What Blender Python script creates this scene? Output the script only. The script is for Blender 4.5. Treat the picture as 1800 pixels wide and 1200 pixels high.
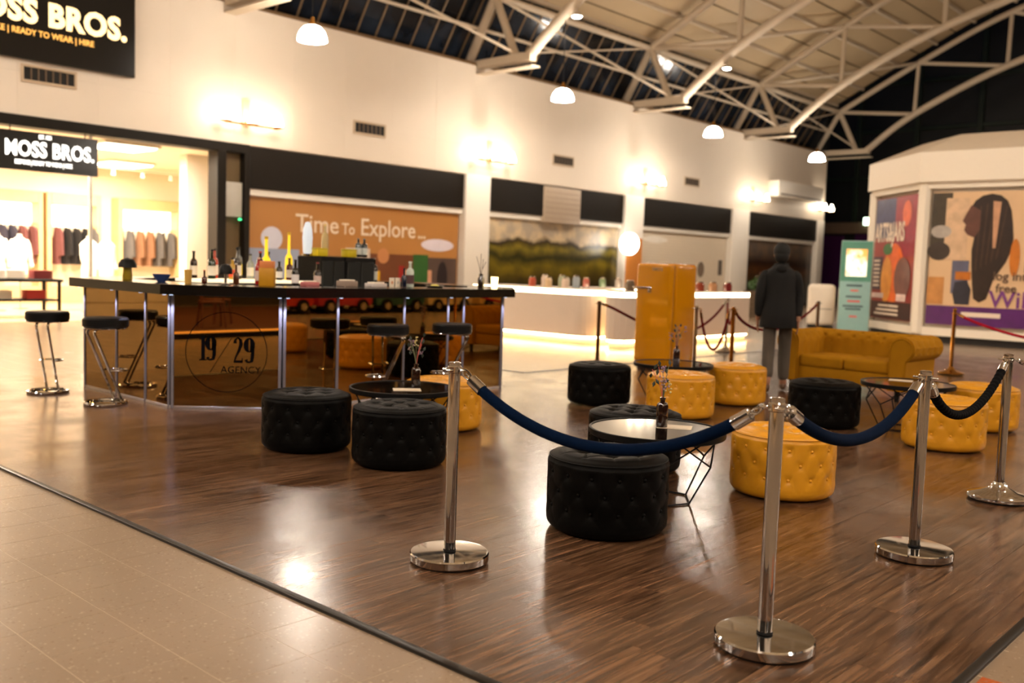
import bpy, bmesh, math, random
from mathutils import Vector, Matrix
random.seed(7)
PI = math.pi
for o in list(bpy.data.objects):
    bpy.data.objects.remove(o)
S = bpy.context.scene
COL = S.collection

# ------------------------------------------------------------------ camera
F_PX, PITCH, ROLL, YAW, EYE = 1671.7, 0.0793, 0.0332, 0.7371, 1.4
_fw0 = Vector((-math.sin(YAW), math.cos(YAW), 0)); _rt0 = Vector((math.cos(YAW), math.sin(YAW), 0)); _up = Vector((0, 0, 1))
_fw = _fw0*math.cos(PITCH) - _up*math.sin(PITCH)
_dn = -(_up*math.cos(PITCH) + _fw0*math.sin(PITCH))
_r = _rt0*math.cos(ROLL) - _dn*math.sin(ROLL)
_d = _rt0*math.sin(ROLL) + _dn*math.cos(ROLL)
cam = bpy.data.cameras.new('camera'); cam_o = bpy.data.objects.new('camera', cam); COL.objects.link(cam_o)
m = Matrix.Identity(4)
for i in range(3):
    m[i][0] = _r[i]; m[i][1] = -_d[i]; m[i][2] = -_fw[i]
m[2][3] = EYE
cam_o.matrix_world = m
cam.sensor_width = 36.0; cam.lens = 36.0*F_PX/1800.0
cam.clip_end = 200
cam.dof.use_dof = True; cam.dof.focus_distance = 4.9; cam.dof.aperture_fstop = 1.8
S.camera = cam_o
# ------------------------------------------------------------------ world: night sky
wd = bpy.data.worlds.new('night_sky'); S.world = wd; wd.use_nodes = True
bg = wd.node_tree.nodes['Background']; bg.inputs[0].default_value = (0.018, 0.03, 0.06, 1); bg.inputs[1].default_value = 0.6
# ------------------------------------------------------------------ view
S.view_settings.view_transform = 'Standard'; S.view_settings.look = 'None'
S.view_settings.exposure = 0.35; S.view_settings.gamma = 1.0; S.view_settings.use_curve_mapping = False
WARM = (1.0, 0.84, 0.67)      # colour of the mall's lamps
PENDANT_E, SCONCE_W, SHOP_W, FLOOD_W = 86.0, 9.0, 300.0, 420.0

# ------------------------------------------------------------------ helpers
def srgb(r, g, b):
    f = lambda c: (c/255.0)/12.92 if c/255.0 <= .04045 else ((c/255.0+.055)/1.055)**2.4
    return (f(r), f(g), f(b), 1.0)

MATS = {}
def P(name, col, rough=.5, metal=0.0, vary=.06, vscale=9.0, spec=.5, coat=0, sheen=0, emis=None, estr=0, bump=0, bscale=60, trans=0, ior=1.45, rvary=.0):
    """principled material with a faint procedural variation"""
    if name in MATS: return MATS[name]
    mt = bpy.data.materials.new(name); mt.use_nodes = True; nt = mt.node_tree; b = nt.nodes['Principled BSDF']
    if len(col) == 3: col = (*col, 1)
    b.inputs['Base Color'].default_value = col; b.inputs['Roughness'].default_value = rough; b.inputs['Metallic'].default_value = metal
    b.inputs['Specular IOR Level'].default_value = spec; b.inputs['IOR'].default_value = ior
    if coat: b.inputs['Coat Weight'].default_value = coat; b.inputs['Coat Roughness'].default_value = .08
    if sheen: b.inputs['Sheen Weight'].default_value = sheen; b.inputs['Sheen Roughness'].default_value = .4; b.inputs['Sheen Tint'].default_value = col
    if trans: b.inputs['Transmission Weight'].default_value = trans
    if emis: b.inputs['Emission Color'].default_value = (*emis[:3], 1); b.inputs['Emission Strength'].default_value = estr
    if vary or bump or rvary:
        tc = nt.nodes.new('ShaderNodeTexCoord'); nz = nt.nodes.new('ShaderNodeTexNoise')
        nz.inputs['Scale'].default_value = vscale; nz.inputs['Detail'].default_value = 4
        nt.links.new(tc.outputs['Object'], nz.inputs['Vector'])
        if vary:
            mx = nt.nodes.new('ShaderNodeMix'); mx.data_type = 'RGBA'
            lo = tuple(c*(1-vary) for c in col[:3])+(1,); hi = tuple(min(1, c*(1+vary)) for c in col[:3])+(1,)
            mx.inputs[6].default_value = lo; mx.inputs[7].default_value = hi
            nt.links.new(nz.outputs['Fac'], mx.inputs[0]); nt.links.new(mx.outputs[2], b.inputs['Base Color'])
        if rvary:
            mr = nt.nodes.new('ShaderNodeMapRange'); mr.inputs['To Min'].default_value = max(0, rough-rvary); mr.inputs['To Max'].default_value = rough+rvary
            nt.links.new(nz.outputs['Fac'], mr.inputs['Value']); nt.links.new(mr.outputs['Result'], b.inputs['Roughness'])
        if bump:
            n2 = nt.nodes.new('ShaderNodeTexNoise'); n2.inputs['Scale'].default_value = bscale; n2.inputs['Detail'].default_value = 3
            nt.links.new(tc.outputs['Object'], n2.inputs['Vector'])
            bp = nt.nodes.new('ShaderNodeBump'); bp.inputs['Strength'].default_value = bump; bp.inputs['Distance'].default_value = .004
            nt.links.new(n2.outputs['Fac'], bp.inputs['Height']); nt.links.new(bp.outputs['Normal'], b.inputs['Normal'])
    MATS[name] = mt
    return mt

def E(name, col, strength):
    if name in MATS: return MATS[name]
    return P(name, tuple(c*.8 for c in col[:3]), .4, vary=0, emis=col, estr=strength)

class MB:
    """collects shapes, builds ONE mesh object"""
    def __init__(s): s.v = []; s.f = []; s.sm = []
    def add(s, vs, fs, smooth=False):
        n = len(s.v); s.v += [tuple(p) for p in vs]; s.f += [tuple(i+n for i in f) for f in fs]; s.sm += [smooth]*len(fs); return s
    def box(s, x0, x1, y0, y1, z0, z1):
        vs = [(x, y, z) for z in (z0, z1) for y in (y0, y1) for x in (x0, x1)]
        return s.add(vs, [(0, 2, 3, 1), (4, 5, 7, 6), (0, 1, 5, 4), (2, 6, 7, 3), (0, 4, 6, 2), (1, 3, 7, 5)])
    def obox(s, c, sz, rz=0, M=None):
        R = M if M else Matrix.Rotation(rz, 3, 'Z'); h = [q/2 for q in sz]
        vs = [Vector(c)+R @ Vector((x*h[0], y*h[1], z*h[2])) for z in (-1, 1) for y in (-1, 1) for x in (-1, 1)]
        return s.add(vs, [(0, 2, 3, 1), (4, 5, 7, 6), (0, 1, 5, 4), (2, 6, 7, 3), (0, 4, 6, 2), (1, 3, 7, 5)])
    def rbox(s, x0, x1, y0, y1, z0, z1, r=.02, seg=3, smooth=True):
        bm = bmesh.new(); bmesh.ops.create_cube(bm, size=1)
        for v in bm.verts: v.co = Vector(((x0+x1)/2+v.co.x*(x1-x0), (y0+y1)/2+v.co.y*(y1-y0), (z0+z1)/2+v.co.z*(z1-z0)))
        bmesh.ops.bevel(bm, geom=list(bm.edges), offset=r, segments=seg, profile=.5, affect='EDGES')
        bm.verts.index_update()
        s.add([v.co[:] for v in bm.verts], [[v.index for v in f.verts] for f in bm.faces], smooth); bm.free(); return s
    def lathe(s, prof, n=24, c=(0, 0, 0), smooth=True, cap0=False, cap1=False):
        vs = []; fs = []; k = len(prof)
        for r, z in prof:
            for i in range(n):
                a = 2*PI*i/n; vs.append((c[0]+r*math.cos(a), c[1]+r*math.sin(a), c[2]+z))
        for j in range(k-1):
            for i in range(n):
                i2 = (i+1) % n; fs.append((j*n+i, j*n+i2, (j+1)*n+i2, (j+1)*n+i))
        if cap0: fs.append(tuple(range(n-1, -1, -1)))
        if cap1: fs.append(tuple((k-1)*n+i for i in range(n)))
        return s.add(vs, fs, smooth)
    def cyl(s, c, r, z0, z1, n=20, r2=None, smooth=True):
        return s.lathe([(r, z0), (r if r2 is None else r2, z1)], n, c, smooth, True, True)
    def tube(s, pts, r, n=8, closed=False, smooth=True):
        pts = [Vector(p) for p in pts]; k = len(pts); rs = r if isinstance(r, (list, tuple)) else [r]*k
        tg = []
        for i in range(k):
            a = pts[(i-1) % k] if (closed or i > 0) else pts[i]; b = pts[(i+1) % k] if (closed or i < k-1) else pts[i]
            t = (b-a); tg.append(t.normalized() if t.length > 1e-9 else Vector((0, 0, 1)))
        u = tg[0].orthogonal().normalized(); vs = []; fs = []
        for i in range(k):
            u = (u-tg[i]*u.dot(tg[i])); u = u.normalized() if u.length > 1e-6 else tg[i].orthogonal().normalized(); w = tg[i].cross(u)
            for j in range(n):
                a = 2*PI*j/n; vs.append(pts[i]+(u*math.cos(a)+w*math.sin(a))*rs[i])
        for i in range(k if closed else k-1):
            for j in range(n):
                j2 = (j+1) % n; i2 = (i+1) % k; fs.append((i*n+j, i*n+j2, i2*n+j2, i2*n+j))
        if not closed: fs.append(tuple(range(n-1, -1, -1))); fs.append(tuple((k-1)*n+j for j in range(n)))
        return s.add(vs, fs, smooth)
    def prism(s, poly, z0, z1, M=None):
        n = len(poly); vs = [Vector((x, y, z0)) for x, y in poly]+[Vector((x, y, z1)) for x, y in poly]
        if M: vs = [M @ v for v in vs]
        fs = [tuple(range(n-1, -1, -1)), tuple(range(n, 2*n))]+[(i, (i+1) % n, n+(i+1) % n, n+i) for i in range(n)]
        return s.add(vs, fs)
    def ball(s, c, r, nu=12, nv=8, sc=(1, 1, 1)):
        vs = [(c[0], c[1], c[2]-r*sc[2])]; fs = []
        for j in range(1, nv):
            ph = -PI/2+PI*j/nv
            for i in range(nu):
                a = 2*PI*i/nu; vs.append((c[0]+r*sc[0]*math.cos(ph)*math.cos(a), c[1]+r*sc[1]*math.cos(ph)*math.sin(a), c[2]+r*sc[2]*math.sin(ph)))
        vs.append((c[0], c[1], c[2]+r*sc[2])); T = len(vs)-1
        for i in range(nu):
            i2 = (i+1) % nu; fs.append((0, 1+i2, 1+i)); fs.append((T, 1+(nv-2)*nu+i, 1+(nv-2)*nu+i2))
            for j in range(nv-2): fs.append((1+j*nu+i, 1+j*nu+i2, 1+(j+1)*nu+i2, 1+(j+1)*nu+i))
        return s.add(vs, fs, True)
    def mesh(s, name, mat):
        me = bpy.data.meshes.new(name); me.from_pydata(s.v, [], s.f)
        me.polygons.foreach_set('use_smooth', s.sm)
        if any(s.sm): me.set_sharp_from_angle(angle=math.radians(38))
        me.materials.append(mat); me.update(); return me
    def build(s, name, mat, parent=None, loc=None, rot=None):
        return link(name, s.mesh(name, mat), parent, loc, rot)

def link(name, data, parent=None, loc=None, rot=None):
    o = bpy.data.objects.new(name, data); COL.objects.link(o)
    if parent: o.parent = parent
    if loc: o.location = loc
    if rot: o.rotation_euler = rot
    return o
def tag(o, label=None, cat=None, group=None, kind=None):
    if label: o['label'] = label
    if cat: o['category'] = cat
    if group: o['group'] = group
    if kind: o['kind'] = kind
    return o
def thing(name, label, cat, loc=(0, 0, 0), rz=0, group=None):
    o = link(name, None, None, loc, (0, 0, rz)); o.empty_display_size = .1
    return tag(o, label, cat, group)
def struct(o): o['kind'] = 'structure'; return o
def stuff(o): o['kind'] = 'stuff'; return o
def dup(src, loc=None, rz=None, label=None, group=None, parent=None):
    c = src.copy(); COL.objects.link(c)
    if parent: c.parent = parent
    if loc is not None: c.location = loc
    if rz is not None: c.rotation_euler = (0, 0, rz)
    if label: c['label'] = label
    if group: c['group'] = group
    for ch in list(src.children): dup(ch, parent=c)
    return c
def text(body, size, mat, name, parent, M, sx=1.0, extrude=.004, offset=0.0, spacing=1.0, align='LEFT'):
    cu = bpy.data.curves.new('t', 'FONT'); cu.body = body; cu.size = size; cu.extrude = extrude; cu.offset = offset; cu.space_character = spacing
    cu.align_x = align; cu.resolution_u = 3
    o = bpy.data.objects.new('t', cu); COL.objects.link(o); bpy.context.view_layer.update()
    me = bpy.data.meshes.new_from_object(o.evaluated_get(bpy.context.evaluated_depsgraph_get()))
    bpy.data.objects.remove(o); bpy.data.curves.remove(cu)
    me.transform(M @ Matrix.Diagonal((sx, 1, 1, 1))); me.materials.clear(); me.materials.append(mat); me.name = name
    return link(name, me, parent)
def frame(o, x, y, z):   # matrix from origin and axes
    M = Matrix.Identity(4)
    for i in range(3): M[i][0] = x[i]; M[i][1] = y[i]; M[i][2] = z[i]; M[i][3] = o[i]
    return M
def wallM(x, y, z): return frame((x, y, z), (0, 1, 0), (0, 0, 1), (1, 0, 0))   # print on the long wall, facing +X
def crom(pts, n=6):
    out = []; k = len(pts); p = [Vector(q) for q in pts]
    for i in range(k-1):
        a = p[max(0, i-1)]; b = p[i]; c = p[i+1]; d = p[min(k-1, i+2)]
        for j in range(n):
            t = j/n; out.append(.5*((2*b)+(c-a)*t+(2*a-5*b+4*c-d)*t*t+(3*b-a-3*c+d)*t**3))
    out.append(p[-1]); return out
def light(name, kind, loc, power, col=WARM, size=.1, rot=(0, 0, 0), parent=None, **kw):
    L = bpy.data.lights.new(name, kind); L.energy = power; L.color = col
    if kind == 'POINT': L.shadow_soft_size = size
    if kind == 'SPOT': L.shadow_soft_size = size; L.spot_size = kw.get('cone', 1.4); L.spot_blend = .5
    if kind == 'AREA': L.size = size; L.shape = 'RECTANGLE'; L.size_y = kw.get('size_y', size)
    o = link(name, L, parent, loc, rot); return o

# ------------------------------------------------------------------ shared materials
CREAM = P('cream_wall_paint', srgb(226, 213, 196), .55, vary=.03, vscale=1.5)
WHITE = P('white_paint', srgb(235, 228, 216), .5, vary=.02)
DARKF = P('dark_bronze_fascia', srgb(27, 22, 17), .45, vary=.08, vscale=2, spec=.2)
BLACKM = P('black_metal', srgb(10, 9, 9), .45, vary=.05, spec=.2)
CHROME = P('polished_chrome', (.57, .55, .53), .07, 1.0, vary=.02)
STEEL = P('brushed_steel', (.62, .58, .53), .2, 1.0, vary=.04)
BRASS = P('polished_brass', srgb(190, 140, 70), .14, 1.0, vary=.04)
ALU = P('aluminium_profile', (.72, .70, .68), .3, 1.0, vary=.03)
TRUSSM = P('cream_steel_paint', srgb(205, 190, 168), .5, vary=.05, vscale=2)

def nodes_mat(name):
    mt = bpy.data.materials.new(name); mt.use_nodes = True; MATS[name] = mt
    return mt, mt.node_tree, mt.node_tree.nodes['Principled BSDF']
def wood_mat(name='wood_floor_plank', island=False):
    mt, nt, b = nodes_mat(name); N = nt.nodes.new; L = nt.links.new
    geo = N('ShaderNodeNewGeometry'); oi = N('ShaderNodeObjectInfo')
    rnd = geo.outputs['Random Per Island'] if island else oi.outputs['Random']
    off = N('ShaderNodeVectorMath'); off.operation = 'SCALE'; off.inputs[0].default_value = (17, 31, 5); L(rnd, off.inputs['Scale'])
    ad = N('ShaderNodeVectorMath'); ad.operation = 'ADD'; L(geo.outputs['Position'], ad.inputs[0]); L(off.outputs[0], ad.inputs[1])
    mp = N('ShaderNodeMapping'); mp.inputs['Scale'].default_value = (24, 1.3, 1); L(ad.outputs[0], mp.inputs['Vector'])
    n1 = N('ShaderNodeTexNoise'); n1.inputs['Scale'].default_value = 1.6; n1.inputs['Detail'].default_value = 7; n1.inputs['Roughness'].default_value = .62; n1.inputs['Distortion'].default_value = .7
    L(mp.outputs[0], n1.inputs['Vector'])
    rp = N('ShaderNodeValToRGB'); L(n1.outputs['Fac'], rp.inputs['Fac'])
    e = rp.color_ramp.elements
    e[0].position = .34; e[0].color = srgb(48, 31, 19)
    e[1].position = .70; e[1].color = srgb(120, 88, 63)
    q = e.new(.46); q.color = srgb(80, 54, 36)
    q = e.new(.55); q.color = srgb(100, 71, 49)
    mr = N('ShaderNodeMapRange'); mr.inputs['To Min'].default_value = .86; mr.inputs['To Max'].default_value = 1.12; L(rnd, mr.inputs['Value'])
    mu = N('ShaderNodeVectorMath'); mu.operation = 'SCALE'; L(rp.outputs['Color'], mu.inputs[0]); L(mr.outputs[0], mu.inputs['Scale'])
    mp2 = N('ShaderNodeMapping'); mp2.inputs['Scale'].default_value = (95, 2.6, 1); L(ad.outputs[0], mp2.inputs['Vector'])
    nf = N('ShaderNodeTexNoise'); nf.inputs['Scale'].default_value = 1.0; nf.inputs['Detail'].default_value = 4; nf.inputs['Roughness'].default_value = .6; L(mp2.outputs[0], nf.inputs['Vector'])
    rf = N('ShaderNodeMapRange'); rf.inputs['From Min'].default_value = .32; rf.inputs['From Max'].default_value = .68; rf.inputs['To Min'].default_value = .80; rf.inputs['To Max'].default_value = 1.16; L(nf.outputs['Fac'], rf.inputs['Value'])
    mf = N('ShaderNodeVectorMath'); mf.operation = 'SCALE'; L(mu.outputs[0], mf.inputs[0]); L(rf.outputs[0], mf.inputs['Scale'])
    L(mf.outputs[0], b.inputs['Base Color'])
    n2 = N('ShaderNodeTexNoise'); n2.inputs['Scale'].default_value = 2.2; n2.inputs['Detail'].default_value = 6; L(geo.outputs['Position'], n2.inputs['Vector'])
    r2 = N('ShaderNodeMapRange'); r2.inputs['From Min'].default_value = .3; r2.inputs['From Max'].default_value = .7; r2.inputs['To Min'].default_value = .13; r2.inputs['To Max'].default_value = .27
    L(n2.outputs['Fac'], r2.inputs['Value']); L(r2.outputs[0], b.inputs['Roughness'])
    bp = N('ShaderNodeBump'); bp.inputs['Strength'].default_value = .22; bp.inputs['Distance'].default_value = .003; L(nf.outputs['Fac'], bp.inputs['Height']); L(bp.outputs[0], b.inputs['Normal'])
    b.inputs['IOR'].default_value = 1.62
    return mt
def terrazzo_mat(name, base, lines=False, rough=(.2, .3)):
    mt, nt, b = nodes_mat(name); N = nt.nodes.new; L = nt.links.new
    geo = N('ShaderNodeNewGeometry')
    n1 = N('ShaderNodeTexNoise'); n1.inputs['Scale'].default_value = 1.3; n1.inputs['Detail'].default_value = 5; L(geo.outputs['Position'], n1.inputs['Vector'])
    mx = N('ShaderNodeMix'); mx.data_type = 'RGBA'; mx.inputs[6].default_value = tuple(c*.88 for c in base[:3])+(1,); mx.inputs[7].default_value = tuple(min(1, c*1.1) for c in base[:3])+(1,); L(n1.outputs['Fac'], mx.inputs[0])
    vo = N('ShaderNodeTexVoronoi'); vo.inputs['Scale'].default_value = 130; L(geo.outputs['Position'], vo.inputs['Vector'])
    sx = N('ShaderNodeSeparateColor'); L(vo.outputs['Color'], sx.inputs[0])
    gt = N('ShaderNodeMath'); gt.operation = 'GREATER_THAN'; gt.inputs[1].default_value = .93; L(sx.outputs[0], gt.inputs[0])
    m2 = N('ShaderNodeMix'); m2.data_type = 'RGBA'; L(mx.outputs[2], m2.inputs[6])
    g2 = N('ShaderNodeMix'); g2.data_type = 'RGBA'; g2.inputs[6].default_value = srgb(92, 66, 46); g2.inputs[7].default_value = srgb(176, 156, 130); L(sx.outputs[1], g2.inputs[0])
    ml = N('ShaderNodeMath'); ml.operation = 'MULTIPLY'; ml.inputs[1].default_value = .5; L(gt.outputs[0], ml.inputs[0])
    L(g2.outputs[2], m2.inputs[7]); L(ml.outputs[0], m2.inputs[0]); out = m2.outputs[2]
    if lines:
        mp = N('ShaderNodeMapping'); mp.inputs['Location'].default_value = (3.58/.2915, -1.309/.3245, 0); mp.inputs['Scale'].default_value = (1/.2915, 1/.3245, 1); L(geo.outputs['Position'], mp.inputs['Vector'])
        br = N('ShaderNodeTexBrick'); br.offset = 0; br.inputs['Scale'].default_value = 1; br.inputs['Brick Width'].default_value = 1; br.inputs['Row Height'].default_value = 1; br.inputs['Mortar Size'].default_value = .008
        L(mp.outputs[0], br.inputs['Vector'])
        m3 = N('ShaderNodeMix'); m3.data_type = 'RGBA'; L(br.outputs['Fac'], m3.inputs[0]); L(out, m3.inputs[6]); m3.inputs[7].default_value = srgb(196, 174, 146); out = m3.outputs[2]
    L(out, b.inputs['Base Color'])
    r2 = N('ShaderNodeMapRange'); r2.inputs['To Min'].default_value = rough[0]; r2.inputs['To Max'].default_value = rough[1]; L(n1.outputs['Fac'], r2.inputs['Value']); L(r2.outputs[0], b.inputs['Roughness'])
    return mt

# ================================================================== SETTING
# ---------------- floors
TERR = terrazzo_mat('beige_terrazzo', srgb(134, 114, 93)); TERRL = terrazzo_mat('beige_terrazzo_far', srgb(134, 114, 93), True)
TERRO = terrazzo_mat('orange_terrazzo', srgb(165, 78, 34))
floor = struct(MB().box(-34, 12, -18, 62, -.25, -.0006).build('floor', TERRL))
tile_me = MB().box(.0012, .2903, .0012, .3233, -.0006, 0).mesh('tile', TERR)
tile_me_o = MB().box(.0012, .2903, .0012, .3233, -.0006, 0).mesh('tile', TERRO)
for i in range(-11, 9):
    for j in range(-2, 3):
        x = -3.58+.2915*i; y = 1.309+.3245*j
        o = link('tile', tile_me, floor, (x, y, 0))
        if j == 2: o.scale = (1, .90, 1)
for i in range(0, 3):
    for j in range(4, 13):
        link('tile', tile_me_o if (j == 6 and i < 2) else tile_me, floor, (-.94+.2915*i, 1.309+.3245*j, 0))
WOOD = wood_mat(); WOODI = wood_mat('wood_floor_plank_far', True)
DARKJ = P('dark_floor_joint', srgb(26, 18, 12), .6)
wb = MB().box(-10.9, -.99, 2.28, 9.3, -.004, .0035); wb.box(-8.2, -.99, 9.3, 18.8, -.004, .0035)
wood_floor = struct(wb.build('wood_floor', DARKJ))
planks = []
for k in range(-3, 44):
    x1 = -1.52-.2165*k; x0 = x1-.2165
    x1 = min(x1, -.99)
    if x0 > -1.0 or x1 < -10.9: continue
    x0 = max(x0, -10.9)
    yend = 18.8 if x0 > -8.25 else 9.3
    y = 2.28-random.random()*1.2
    while y < yend:
        a, b_ = max(y, 2.28), min(y+1.24, yend)
        if b_-a > .03: planks.append((x0, x1, a, b_))
        y += 1.24
planks.sort(key=lambda p: math.hypot((p[0]+p[1])/2, (p[2]+p[3])/2))
plank_cache = {}
for p in planks[:300]:
    key = (round(p[1]-p[0], 3), round(p[3]-p[2], 3))
    if key not in plank_cache: plank_cache[key] = MB().box(0, key[0]-.0012, 0, key[1]-.0014, .003, .006).mesh('plank', WOOD)
    link('plank', plank_cache[key], wood_floor, (p[0]+.0006, p[2]+.0007, 0))
fb = MB()
for p in planks[300:]: fb.box(p[0]+.0006, p[1]-.0006, p[2]+.0007, p[3]-.0007, .003, .006)
stuff(fb.build('plank_field', WOODI, wood_floor))
EDGE = P('black_floor_edging', srgb(26, 22, 18), .35)
struct(MB().rbox(-10.92, -.955, 2.245, 2.283, -.003, .013, .004, 2).build('trim_1', EDGE))
struct(MB().rbox(-.995, -.955, 2.283, 18.8, -.003, .013, .004, 2).build('trim_2', EDGE))
tr = MB().rbox(-10.93, -8.2, 9.29, 9.33, -.003, .012, .004, 2); tr.rbox(-8.23, -8.19, 9.33, 18.8, -.003, .012, .004, 2)
struct(tr.build('trim_3', EDGE))
ZF = .0062     # top of the wood floor

# ---------------- long wall with shop fronts
WX = -19.35
wall_left = struct(MB().box(-19.75, -19.40, -12, 42.5, 3.86, 7.0).build('wall_left', CREAM))
panel_a = MB().rbox(-.05, 0, .001, 1.539, .001, .814, .0015, 1, False).mesh('panel', CREAM)
panel_b = MB().rbox(-.05, 0, .001, 1.539, .001, 2.234, .0015, 1, False).mesh('panel', CREAM)
for k in range(-15, 24):
    y = 7.15+1.54*k
    if y < -12 or y+1.54 > 42.7: continue
    link('panel', panel_a, wall_left, (WX, y, 3.95)); link('panel', panel_b, wall_left, (WX, y, 4.765))
COLY = [4.25, 11.76, 19.6, 27.35, 34.85, 42.2]
for i, (y0, y1) in enumerate(((19.1, 20.1), (26.78, 27.9), (34.1, 35.45), (3.7, 4.6), (41.9, 42.5))):
    struct(MB().rbox(-19.8, -19.27, y0, y1, 0, 3.96, .02, 2).build('wall_pilaster', WHITE))
# black lintel and dark frame next to the menswear shop
struct(MB().rbox(-19.7, -19.30, 4.6, 12.16, 3.74, 3.95, .01, 1).build('trim_4', DARKF))
fr = MB().rbox(-19.7, -19.28, 11.33, 11.55, 0, 3.75, .01, 1); fr.rbox(-19.7, -19.28, 12.02, 12.16, 0, 3.75, .01, 1)
struct(fr.build('trim_5', DARKF))
struct(MB().box(-19.66, -19.5, 11.55, 12.02, 0, 3.75).build('wall_niche', P('olive_brown_panel', srgb(96, 78, 50), .5)))
struct(MB().box(-19.9, -19.45, 4.6, 4.75, 0, 3.74).build('trim_6', WHITE))
ot = thing('wall_notice_board', 'pale grey board fixed high between two dark frame posts', 'board', (-19.42, 11.78, 2.3))
MB().rbox(-.06, .06, -.22, .22, 0, .78, .01, 2).build('board', P('grey_board', srgb(186, 182, 172), .5), ot)
MB().cyl((.07, .16, -.05), .035, -.02, .02, 12).build('indicator_light', E('green_indicator', (.05, .8, .25), 2.5), ot)
# shutter boxes (dark bands) and recessed fronts, bay by bay
def bay(y0, y1):
    struct(MB().rbox(-19.8, -19.36, y0, y1, 2.98, 3.93, .015, 1).build('shutter_box', DARKF))
    struct(MB().rbox(-19.8, -19.42, y0, y1, 2.82, 2.98, .01, 1).build('trim_rail', WHITE))
bay(12.16, 19.1); bay(20.1, 26.78); bay(27.9, 34.1); bay(35.45, 41.9)
wb2 = struct(MB().rbox(-19.75, -19.30, 22.55, 24.35, 2.78, 3.9, .02, 2).build('wall_box', P('cream_box_paint', srgb(176, 158, 138), .5)))
SLAT = P('cream_box_line', srgb(150, 130, 112), .5)
for k in range(6): MB().box(-19.3, -19.292, 22.6, 24.3, 2.92+.16*k, 2.935+.16*k).build('slat', SLAT, wb2)
# end of the long wall
struct(MB().box(-34, -19.4, 42.5, 42.8, 0, 9).build('wall_end', P('dark_wall', srgb(22, 20, 18), .6)))
struct(MB().box(-34, -19.8, -12, -11.8, 0, 7).build('wall_shop_side', CREAM))
# ---------------- printed hoardings in the closed bays
def landscape_mat(name, z0, z1, stops, amp=.5, patch=None, nscale=.55, dark=1.0):
    mt, nt, b = nodes_mat(name); N = nt.nodes.new; L = nt.links.new
    geo = N('ShaderNodeNewGeometry'); sp = N('ShaderNodeSeparateXYZ'); L(geo.outputs['Position'], sp.inputs[0])
    nz = N('ShaderNodeTexNoise'); nz.inputs['Scale'].default_value = nscale; nz.inputs['Detail'].default_value = 6; L(geo.outputs['Position'], nz.inputs['Vector'])
    mu = N('ShaderNodeMath'); mu.operation = 'MULTIPLY_ADD'; mu.inputs[1].default_value = amp; mu.inputs[2].default_value = -amp/2; L(nz.outputs['Fac'], mu.inputs[0])
    ad = N('ShaderNodeMath'); ad.operation = 'ADD'; L(sp.outputs['Z'], ad.inputs[0]); L(mu.outputs[0], ad.inputs[1])
    mr = N('ShaderNodeMapRange'); mr.inputs['From Min'].default_value = z0; mr.inputs['From Max'].default_value = z1; L(ad.outputs[0], mr.inputs['Value'])
    rp = N('ShaderNodeValToRGB'); L(mr.outputs[0], rp.inputs['Fac']); el = rp.color_ramp.elements
    el[0].position, el[0].color = stops[0][0], stops[0][1]; el[1].position, el[1].color = stops[-1][0], stops[-1][1]
    for p_, c_ in stops[1:-1]: q = el.new(p_); q.color = c_
    out = rp.outputs['Color']
    if patch:
        n2 = N('ShaderNodeTexNoise'); n2.inputs['Scale'].default_value = 2.1; n2.inputs['Detail'].default_value = 3; L(geo.outputs['Position'], n2.inputs['Vector'])
        r2 = N('ShaderNodeValToRGB'); L(n2.outputs['Fac'], r2.inputs['Fac']); r2.color_ramp.elements[0].position = .42; r2.color_ramp.elements[0].color = (.25, .25, .25, 1); r2.color_ramp.elements[1].position = .6; r2.color_ramp.elements[1].color = (*patch, 1)
        mm = N('ShaderNodeMix'); mm.data_type = 'RGBA'; mm.blend_type = 'MULTIPLY'; mm.inputs[0].default_value = .5; L(out, mm.inputs[6]); L(r2.outputs['Color'], mm.inputs[7]); out = mm.outputs[2]
    L(out, b.inputs['Base Color']); b.inputs['Roughness'].default_value = .28
    return mt
def hoarding(y0, y1, mat, label):
    t = thing('shop_hoarding', label, 'hoarding', (-19.52, y0, 0), 0)
    MB().box(-.06, 0, .01, y1-y0-.01, .02, 2.81).build('board', mat, t)
    MB().rbox(-.06, .03, 0, y1-y0, 0, .14, .008, 1).build('plinth', DARKF, t)
    return t
ORANGE = P('orange_brown_print', srgb(176, 122, 64), .35, vary=.1, vscale=.7)
h1 = hoarding(12.18, 19.08, ORANGE, 'orange brown hoarding printed with Time To Explore above a photo collage')
PRW = P('print_white', srgb(232, 214, 190), .5, vary=0)
text('Time', .62, PRW, 'lettering', h1, frame((.006, 1.38, 2.06), (0, 1, 0), (0, 0, 1), (1, 0, 0)), 1.02, .002, .004)
text('To', .40, PRW, 'lettering', h1, frame((.006, 2.78, 2.06), (0, 1, 0), (0, 0, 1), (1, 0, 0)), .9, .002, .004)
text('Explore', .62, PRW, 'lettering', h1, frame((.006, 3.36, 2.06), (0, 1, 0), (0, 0, 1), (1, 0, 0)), .98, .002, .004)
for k in range(3): text('.', .62, PRW, 'lettering_dot', h1, frame((.006, 5.34+.1*k, 2.06), (0, 1, 0), (0, 0, 1), (1, 0, 0)), .86, .002, .004)
def patch(par, name, poly, col, x=.004, rough=.4):      # flat print or painted glare on a board: polygon in (along wall, up)
    MB().prism(poly, 0, .002, frame((x, 0, 0), (0, 1, 0), (0, 0, 1), (1, 0, 0))).build(name, P('print_%d_%d_%d' % col, srgb(*col), rough, vary=.12, vscale=3), par)
def oval(cx, cz, rx, rz, n=20): return [(cx+rx*math.cos(2*PI*i/n), cz+rz*math.sin(2*PI*i/n)) for i in range(n)]
def rect(a, b, c, d): return [(a, c), (b, c), (b, d), (a, d)]
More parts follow.
